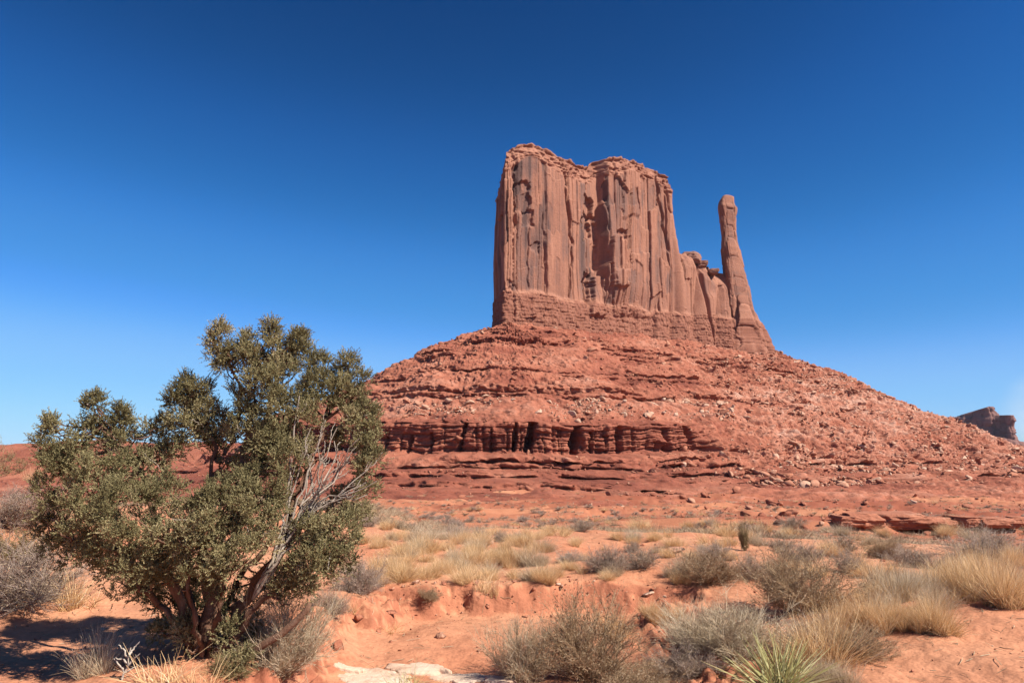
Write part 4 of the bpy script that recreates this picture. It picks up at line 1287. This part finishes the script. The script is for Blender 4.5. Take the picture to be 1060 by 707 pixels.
def scatter_meadow():
    """the straw meadow: many tufts of one kind between the named ones"""
    r = random.Random(23)
    areas = [(385, 565, 554, 602, 110, 31, 20, 'on the meadow strip above the bank'), (560, 720, 562, 600, 15, 24, 16, 'on the bank top between grey shrubs'), (850, 1065, 574, 640, 30, 36, 23, 'in the right meadow'), (690, 850, 566, 606, 12, 26, 16, 'on the flat round the large dark bush'), (560, 1062, 545, 567, 40, 34, 20, 'on the red flat beyond the foreground bushes'), (330, 400, 560, 610, 10, 26, 20, 'just right of the juniper')]
    for (x0, x1, y0, y1, n, wp, hp, where) in areas:
        pts = [(r.uniform(x0, x1), y0 + (y1 - y0) * r.random()) for _ in range(n)]
        for (x, y) in pts:
            f = .5 + .45 * (y - 545) / 80
            k = r.choice(['straw', 'straw', 'straw', 'pale', 'sparse'])
            lab = {'straw': 'golden straw grass tuft ', 'pale': 'bleached pale grass tuft ', 'sparse': 'thin wispy grass tuft '}[k] + where
            s = r.uniform(.75, 1.3) * f
            plant(k, x, y, wp * s, hp * s * r.uniform(.8, 1.2), lab, 'straw tufts ' + where)
scatter_meadow()

def scatter_far():
    r = random.Random(41)
    n = 0
    while n < 285:
        x = r.uniform(330, 1075); y = r.triangular(504, 552, 540)
        p = on_ground(x, y)
        if p[1] < 24 or p[1] > 330: continue
        if float(fbm(p[0] / 18, p[1] / 18, 0, 3, 201)) < -0.25: continue
        n += 1
        zone = 'left' if x < 560 else 'middle' if x < 800 else 'right'
        k = p[1] / FPX
        s = r.uniform(.5, 1.3) * (1.0 if p[1] < 90 else 1.35)
        kind = r.choice(['far', 'far', 'far', 'sparse'])
        o = plant(kind, x, y, s / k * 1.25, s / k * .55, ('small grey green scrub shrub dotting the red plain below the butte' if kind == 'far' else 'small dry grass tuft dotting the red plain below the butte'), 'scrub dotting the plain')
scatter_far()

def far_scrub():
    """ground cover too small and too many to count on the plain and the foot of the slope"""
    rg = np.random.default_rng(43)
    proto = []
    for i in range(6):
        v, q, t = grass_arrays(3000 + i, 26, 1.25, .05, .3)
        proto.append((v, q, t))
    fine_ = [grass_arrays(3100 + i, 110, 1.2, .013, .3) for i in range(6)]
    Vs, Qs, Ts, off = [], [], [], 0
    k = 0
    while k < 5000:
        x = rg.uniform(-75, 190); y = 24 + 276 * rg.random() ** 2.2; x = x if y > 120 else rg.uniform(-.6, .8) * y
        if abs(x / y) > .85: continue
        if float(fbm(x / 14, y / 14, 0, 2, 202)) < rg.uniform(-.5, .35): continue
        k += 1
        v, q, t = (fine_ if y < 95 else proto)[rg.integers(0, 6)]
        sc = rg.uniform(.35, 1.0) * (.75 + y / 200)
        Vs.append(v * [sc, sc, sc * .65] + [x, y, float(ground_h(x, y)) - .02]); Qs.append(q + off); off += len(v)
        Ts.append(np.clip(t * .5 + rg.uniform(-.15, .55), 0, 1))
    o = mesh('scrub', np.concatenate(Vs), np.concatenate(Qs), mat=M_SAGE, tone=np.concatenate(Ts))
    tag(o, 'sparse grey and straw coloured ground cover on the red plain', kind='stuff')
    # the same cover on the lower slope
    nu, nv, _ = TAL.shape
    px, _ = project(TAL)
    wgt = ((px > 330) & (px < 1080) & (TAL_Z < -3 + 22 * TAL_RS) & (TAL_Z > -19)).astype(float) * np.clip(.3 + fbm(TAL[..., 0] / 20, TAL[..., 1] / 20, 0, 2, 203), 0, 1)
    pick = rg.choice(nu * nv, 1300, replace=False, p=(wgt / wgt.sum()).ravel())
    P = TAL.reshape(-1, 3)[pick]
    Vs, Qs, Ts, off = [], [], [], 0
    for p in P:
        v, q, t = proto[rg.integers(0, 6)]
        sc = rg.uniform(.6, 1.5)
        Vs.append(v * [sc, sc, sc * .6] + p); Qs.append(q + off); off += len(v); Ts.append(np.clip(t * .5 + rg.uniform(-.2, .4), 0, 1))
    o = mesh('scrub', np.concatenate(Vs), np.concatenate(Qs), mat=M_SAGE, tone=np.concatenate(Ts))
    tag(o, 'sparse grey green scrub on the foot of the talus slope', kind='stuff')
far_scrub()

# ------------------------------------------------------------------ juniper
def juniper():
    base = on_ground(214, 676)
    Y0 = base[1]
    root = tag(empty('juniper_tree', tuple(base)), 'bushy many stemmed juniper with olive foliage and bare grey branches', 'tree')
    def W(px, py, dy=0.0):
        return at_y(px, py + 9 * (py < 480) * (480 - py) / 150, Y0 + dy) - base
    rg = np.random.default_rng(77)
    clumps = [  # px, py, radius px, depth offset m
        (50, 446, 9, -.1), (52, 468, 17, -.1), (97, 421, 9, 0), (98, 444, 19, 0), (124, 434, 12, .1), (130, 455, 19, .1), (80, 472, 24, -.1), (58, 497, 23, -.2), (92, 505, 30, -.3), (130, 492, 30, -.1), (158, 478, 18, .1),
        (48, 530, 20, -.1), (60, 558, 22, 0), (92, 545, 32, -.4), (128, 535, 32, -.5), (165, 520, 26, -.4), (112, 578, 24, -.2), (150, 575, 30, -.45), (78, 575, 18, -.1), (180, 555, 28, -.5), (135, 605, 18, -.2),
        (183, 400, 15, .1), (205, 398, 16, .1), (188, 424, 23, .1), (214, 424, 21, .15), (198, 446, 20, .1), (168, 442, 9, .1), (231, 440, 18, .2), (158, 452, 10, .1), (180, 462, 14, .1), (215, 455, 15, .2),
        (226, 345, 9, .1), (228, 360, 13, .1), (244, 358, 13, .1), (232, 372, 8, .1), (252, 345, 5, .1), (256, 362, 10, .1),
        (281, 340, 9, .1), (280, 356, 16, .1), (300, 350, 16, .15), (309, 345, 10, .15), (265, 368, 15, .05), (288, 376, 22, .1), (312, 368, 16, .2), (262, 392, 18, 0), (292, 398, 25, 0), (326, 372, 13, .2), (333, 388, 18, .15), (322, 404, 20, .05),
        (360, 370, 7, .2), (358, 385, 14, .2), (372, 398, 15, .2), (352, 408, 20, .1), (376, 420, 17, .15), (362, 432, 18, .1), (384, 440, 12, .15), (248, 412, 14, 0), (256, 432, 18, -.1), (288, 430, 24, -.1), (318, 428, 18, -.05), (270, 452, 20, -.15), (300, 458, 20, -.15), (246, 448, 12, 0),
        (382, 462, 14, .1), (380, 486, 14, .1), (376, 510, 13, .1), (386, 475, 8, .1), (262, 478, 18, -.1), (292, 482, 22, -.25), (275, 505, 24, -.35), (240, 510, 18, -.4), (215, 512, 20, -.45), (225, 538, 27, -.55), (258, 532, 26, -.5),
        (200, 548, 24, -.55), (210, 575, 26, -.55), (243, 568, 26, -.55), (178, 592, 20, -.4), (225, 596, 20, -.45), (270, 560, 16, -.45), (285, 530, 14, -.35),
        (335, 552, 20, -.2), (352, 556, 20, -.1), (330, 574, 22, -.25), (352, 580, 15, -.1), (312, 588, 18, -.25), (340, 596, 10, -.15), (360, 540, 14, 0), (312, 555, 12, -.2), (372, 535, 9, .1), (298, 612, 13, -.2), (318, 612, 9, -.15),
        (190, 655, 11, -.2), (236, 656, 11, -.2), (166, 655, 9, -.1), (262, 660, 9, .1), (150, 608, 17, .1), (172, 622, 16, .15), (196, 612, 20, .2), (240, 622, 18, .2), (268, 615, 14, .25), (285, 600, 13, .25), (160, 595, 18, -.1), (205, 628, 14, .3), (255, 640, 12, .3), (120, 595, 15, 0), (182, 640, 12, .3),
        (96, 412, 5, 0), (50, 436, 4, -.1), (226, 336, 4, .1), (281, 331, 4, .1), (125, 424, 5, .1), (194, 389, 5, .1), (300, 500, 14, .15), (238, 480, 12, .2), (345, 460, 12, .25), (350, 520, 14, .3), (322, 545, 14, .3),
        (238, 692, 13, -.35), (252, 684, 8, -.3)]
    cl = np.array([np.append(W(x, y, d), [r * Y0 / FPX, x, y]) for (x, y, r, d) in clumps])
    # ---- stems: hand-laid routes from the root
    def path(pts, n=14, wob=.018):
        q = np.array(pts); L = np.concatenate([[0], np.cumsum(np.linalg.norm(np.diff(q, axis=0), axis=1))])
        s = np.linspace(0, L[-1], n)
        P = np.stack([np.interp(s, L, q[:, i]) for i in range(3)], -1)
        for _ in range(2):
            P[1:-1] = (P[:-2] + 2 * P[1:-1] + P[2:]) / 4
        P[1:-1] += rg.normal(0, wob, (n - 2, 3))
        return P
    b0 = np.array([0, 0, -.05])
    routes = [
        ('trunk', [b0, W(216, 640, -.05), W(222, 600, -.05), W(240, 560, -.1), W(262, 510, -.05), W(272, 460, 0), W(285, 410, .05), W(290, 365, .1)], .062, .010),
        ('limb', [b0 + [-.06, .02, 0], W(196, 640, -.1), W(178, 600, -.2), W(150, 575, -.25), W(112, 568, -.2), W(70, 560, -.1)], .05, .010),
        ('limb', [b0 + [-.03, .05, 0], W(206, 635, .05), W(180, 580, .05), W(160, 530, .05), W(140, 480, .05), W(105, 440, 0)], .045, .008),
        ('limb', [b0 + [0, .04, 0], W(212, 620, .05), W(205, 560, .1), W(215, 500, .1), W(232, 470, .12), W(212, 440, .12), W(195, 405, .1)], .04, .008),
        ('limb', [b0 + [.05, 0, 0], W(240, 640, -.05), W(268, 605, -.1), W(290, 570, -.1), W(305, 520, 0), W(325, 460, .1), W(350, 400, .2)], .052, .009),
        ('limb', [b0 + [.05, -.05, 0], W(252, 646, -.15), W(280, 612, -.2), W(310, 590, -.2), W(345, 575, -.15)], .04, .010),
        ('limb', [b0 + [.02, -.05, 0], W(225, 640, -.25), W(230, 600, -.4), W(222, 560, -.5), W(228, 530, -.5)], .035, .010),
        ('limb', [W(232, 470, .1), W(246, 445, .12), W(250, 400, .1), W(240, 370, .1), W(228, 355, .1)], .018, .007),
        ('limb', [W(262, 510, -.05), W(250, 470, .05), W(262, 420, .02), W(266, 370, .05)], .022, .007),
        ('limb', [b0 + [-.07, -.04, 0], W(188, 650, -.15), W(165, 625, -.2), W(140, 600, -.3), W(130, 580, -.35)], .035, .010),
        ('limb', [b0 + [.02, .06, 0], W(228, 640, .2), W(250, 590, .25), W(300, 540, .3), W(340, 520, .3)], .035, .010),
        ('limb', [b0 + [-.04, .07, 0], W(200, 640, .25), W(190, 600, .3), W(196, 560, .3)], .03, .009),
        ('limb', [b0 + [.0, -.06, 0], W(205, 645, -.3), W(192, 610, -.4), W(196, 570, -.5)], .028, .009),
        ('limb', [W(285, 600, -.1), W(330, 540, .1), W(365, 500, .1), W(382, 460, .1)], .022, .007),
    ]
    for nm, pts, r0, r1 in routes:
        P = path(pts, 18)
        R = np.linspace(r0, r1, 18) * (1 + .12 * rg.normal(size=18))
        v, q = tubes(P[None], R[None], 9)
        tn = np.clip(.45 + .2 * rg.normal(size=len(v)), 0, 1)
        mesh(nm, v, q, mat=M_BARK, tone=tn, parent=root, smooth=True)
    # broken reddish limb reaching right near the ground
    P = path([W(242, 690, -.15), W(262, 673, -.25), W(290, 657, -.25), W(306, 645, -.25), W(321, 624, -.25)], 14, .006)
    v, q = tubes(P[None], np.linspace(.036, .022, 14)[None], 9)
    capc = len(v)
    v = np.concatenate([v, P[-1:]]); tri = [[capc - 9 + i, capc - 9 + (i + 1) % 9, capc] for i in range(9)]
    tag(mesh('dead_limb', v, q, tris=tri, mat=M_BARK, tone=np.full(len(v), .6), parent=root, smooth=True), 'broken bare reddish limb')
    # ---- branchlets to every clump from the nearest stem point
    stempts = np.concatenate([path(p, 18, 0) for _, p, _, _ in routes])
    Ps, Rs = [], []
    for c in cl:
        for k in range(3):
            tgt = c[:3] + rg.normal(0, .35 * c[3], 3)
            dist = np.linalg.norm(stempts - tgt, axis=1) + .6 * np.maximum(stempts[:, 2] - tgt[2] + .08, 0)
            j = int(np.argsort(dist)[rg.integers(0, 3)])
            Ps.append(path([stempts[j], (stempts[j] * .45 + tgt * .55) + rg.normal(0, .04, 3) - [0, 0, .02], tgt], 8, .012))
            Rs.append(np.linspace(.011, .003, 8))
    v, q = tubes(np.array(Ps), np.array(Rs), 4)
    br = mesh('branches', v, q, mat=M_BARK, tone=np.clip(.55 + .2 * rg.normal(size=len(v)), 0, 1), parent=root)
    br['kind'] = 'stuff'
    # ---- dead grey branches showing on the right side
    hubs = [(288, 575, -.3), (300, 545, -.25), (318, 520, -.15), (330, 515, -.1)]
    ends = [(322, 440), (337, 432), (346, 455), (372, 452), (385, 478), (374, 495), (356, 470), (333, 470), (312, 462), (306, 500), (380, 512), (390, 498), (349, 440), (362, 478), (341, 500), (297, 420), (310, 405), (276, 555), (352, 520), (334, 446), (366, 462), (326, 480)]
    for i, (ex, ey) in enumerate(ends):
        h = hubs[i % 4]
        a, b = W(*h), W(ex, ey, -.25 + .2 * rg.random())
        m = a * .45 + b * .55 + np.array([rg.normal(0, .04), rg.normal(0, .04), -.03])
        P = path([W(262, 620, -.2), a, m, b], 14, .016)
        Ps, Rs = [P], [np.linspace(.013, .0035, 14)]
        for k in range(4):
            j = rg.integers(7, 13)
            e = P[j] + unit((P[13] - P[6]) + rg.normal(0, .18, 3)) * rg.uniform(.08, .22)
            Ps.append(path([P[j], (P[j] + e) / 2 + rg.normal(0, .015, 3), e], 14, .004)); Rs.append(np.linspace(.005, .002, 14))
        v, q = tubes(np.array(Ps), np.array(Rs), 5)
        mesh('dead_branch', v, q, mat=M_DEAD, tone=np.clip(.6 + .2 * rg.normal(size=len(v)), 0, 1), parent=root, smooth=True)
    Ps, Rs = [], []
    for i in range(60):   # short bare twigs elsewhere in the crown
        c = cl[rg.integers(0, len(cl))]
        a = c[:3] + rg.normal(0, .4 * c[3], 3); e = a + unit(rg.normal(0, 1, 3) + [0, -.5, .8]) * c[3] * rg.uniform(.7, 1.3)
        Ps.append(path([a, (a + e) / 2 + rg.normal(0, .01, 3), e], 14, .005)); Rs.append(np.linspace(.005, .0018, 14))
    v, q = tubes(np.array(Ps), np.array(Rs), 5)
    tag(mesh('bare_twigs', v, q, mat=M_DEAD, tone=np.clip(.6 + .2 * rg.normal(size=len(v)), 0, 1), parent=root, smooth=True), 'bare grey twigs', kind='stuff')
    # ---- foliage: upright sprays of scale-leaf twiglets
    C, D, T = [], [], []
    for c in cl:
        r = c[3]
        nt_ = int(4 + 1.25 * (r / .058) ** 2)
        u = unit(rg.normal(size=(nt_, 3)))
        tc = c[:3] + u * (r * (.1 + .8 * rg.random(nt_) ** .55))[:, None] * np.array([1.0, .95, 1.0])
        tr = .034 + .03 * rg.random(nt_)
        tint = .10 * rg.normal()
        for j in range(nt_):
            m_ = 24
            d = unit(rg.normal(size=(m_, 3)) + .55 * u[j] + np.array([0, 0, .75]))
            C.append(tc[j] + d * (tr[j] * rg.random(m_) ** .5)[:, None] * np.array([1, 1, 1.3])); D.append(unit(d + .3 * rg.normal(size=(m_, 3)) + np.array([0, 0, .4])))
            T.append(np.clip(.5 + tint + .12 * rg.normal() + .1 * rg.normal(size=m_), 0, 1))
    C, D, T = np.concatenate(C), np.concatenate(D), np.concatenate(T)
    n = len(C)
    m = 18
    L = .045 + .05 * rg.random(n)
    tt = np.linspace(.05, 1, m)
    b = C[:, None] + D[:, None] * (L[:, None] * tt)[..., None]
    dl = unit(D[:, None] * .9 + .75 * rg.normal(size=(n, m, 3)))
    ll = (.011 + .010 * rg.random((n, m))) * (1.15 - .5 * tt)
    b = b.reshape(-1, 3); dl = dl.reshape(-1, 3); ll = ll.reshape(-1)
    PP = np.stack([b, b + dl * ll[:, None] * .5, b + dl * ll[:, None]], 1)
    WW = np.stack([.0015 + 0 * ll, .0030 + 0 * ll, .0012 + 0 * ll], 1)
    v, q = ribbons(PP, WW, unit(np.cross(dl, rg.normal(size=dl.shape))))
    tone = np.repeat(np.clip(np.repeat(T, m) + .06 * rg.normal(size=n * m), 0, 1), 6)
    mesh('crown', v, q, mat=M_JUNI, tone=tone, parent=root)
    # pale forked dead twig standing in the sand in front
    p = on_ground(126, 704)
    k = p[1] / FPX
    t0 = [np.array([0, 0, -.02]), np.array([.03, 0, 12 * k]), np.array([.05, 0, 30 * k])]
    Ps = [path(t0, 10, .004)]
    for (i, dx, dz) in ((3, -.09, .09), (4, .1, .10), (6, -.07, .1), (5, -.1, .04), (7, .06, .1), (2, .09, .05)):
        s = Ps[0][i]; e = s + np.array([dx, rg.normal(0, .03), dz]); Ps.append(path([s, (s + e) / 2 + [0, 0, .01], e], 10, .004))
    v, q = tubes(np.array(Ps), np.repeat(np.linspace(.009, .003, 10)[None], len(Ps), 0), 5)
    o = mesh('dead_twig', v, q, mat=M_DEAD, tone=np.full(len(v), 1.0)); o.location = p
    tag(o, 'bleached white forked twig sticking up from the sand left of the juniper trunk', 'twig')
juniper()

def near_debris():
    """pebbles, clods and bits of dead stem lying on the near sand"""
    rg = np.random.default_rng(91)
    protos = [rock_mesh(950 + i, 1, .65) for i in range(8)]
    Vs, Fs, Ts, off, k = [], [], [], 0, 0
    while k < 6000:
        y = rg.uniform(4.8, 17); x = rg.uniform(-.8, .8) * y
        bank = np.exp(-((y - 9.6) / .45) ** 2) * (abs(x + .2) < 2.2)
        if rg.random() > .22 + .3 * max(0, float(vn(x / 1.2, y / 1.2, 0, 95))) + .75 * bank: continue
        k += 1
        sc = (.005 + rg.pareto(2.2) * .006) * (1 + 1.6 * bank)
        sc = min(sc, .06)
        v, f, _ = protos[rg.integers(0, 8)]
        a = rg.random() * 6.28
        R = np.array([[math.cos(a), -math.sin(a), 0], [math.sin(a), math.cos(a), 0], [0, 0, 1]])
        Vs.append((v * sc) @ R.T + [x, y, float(ground_h(x, y)) + sc * .2]); Fs.append(f + off); off += len(v)
        Ts.append(np.full(len(v), np.clip(.45 + .2 * rg.normal() + (.3 if rg.random() < .15 else 0), .1, 1)))
    tag(mesh('pebbles', np.concatenate(Vs), tris=np.concatenate(Fs), mat=M_ROCK, tone=np.concatenate(Ts)), 'pebbles and clods scattered on the near sand', kind='stuff')
    n = 2600
    y = rg.uniform(4.8, 15, n); x = rg.uniform(-.8, .8, n) * y
    a = rg.random(n) * 6.28; L = .03 + .12 * rg.random(n) ** 2
    t = np.linspace(-.5, .5, 4)
    X = x[:, None] + np.cos(a)[:, None] * L[:, None] * t + rg.normal(0, .004, (n, 4)); Y = y[:, None] + np.sin(a)[:, None] * L[:, None] * t + rg.normal(0, .004, (n, 4))
    P = np.stack([X, Y, ground_h(X, Y) + .006 + .012 * rg.random((n, 1))], -1)
    v, q = tubes(P, np.full((n, 4), .0022) * (.6 + rg.random((n, 1))), 3)
    tag(mesh('litter', v, q, mat=M_PALE, tone=np.repeat(np.clip(.35 + .25 * rg.normal(size=n), 0, 1), 12)), 'dry broken stems littering the near sand', kind='stuff')
near_debris()

def haze():
    m = bpy.data.materials.new('thin_air'); m.use_nodes = True
    n = m.node_tree; n.nodes.clear()
    o = n.nodes.new('ShaderNodeOutputMaterial'); v = n.nodes.new('ShaderNodeVolumePrincipled')
    v.inputs['Color'].default_value = (0.72, 0.82, 1.0, 1); v.inputs['Density'].default_value = HAZE
    n.links.new(v.outputs[0], o.inputs['Volume'])
    R, z0, z1 = 6200.0, -60.0, 330.0
    V = [(x, y, z) for x in (-R, R) for y in (-R, R) for z in (z0, z1)]
    Q = [(0, 1, 3, 2), (4, 6, 7, 5), (0, 4, 5, 1), (2, 3, 7, 6), (0, 2, 6, 4), (1, 5, 7, 3)]
    tag(mesh('haze', V, Q, mat=m), 'thin dry desert haze', kind='stuff')
HAZE = 0.000014
haze()
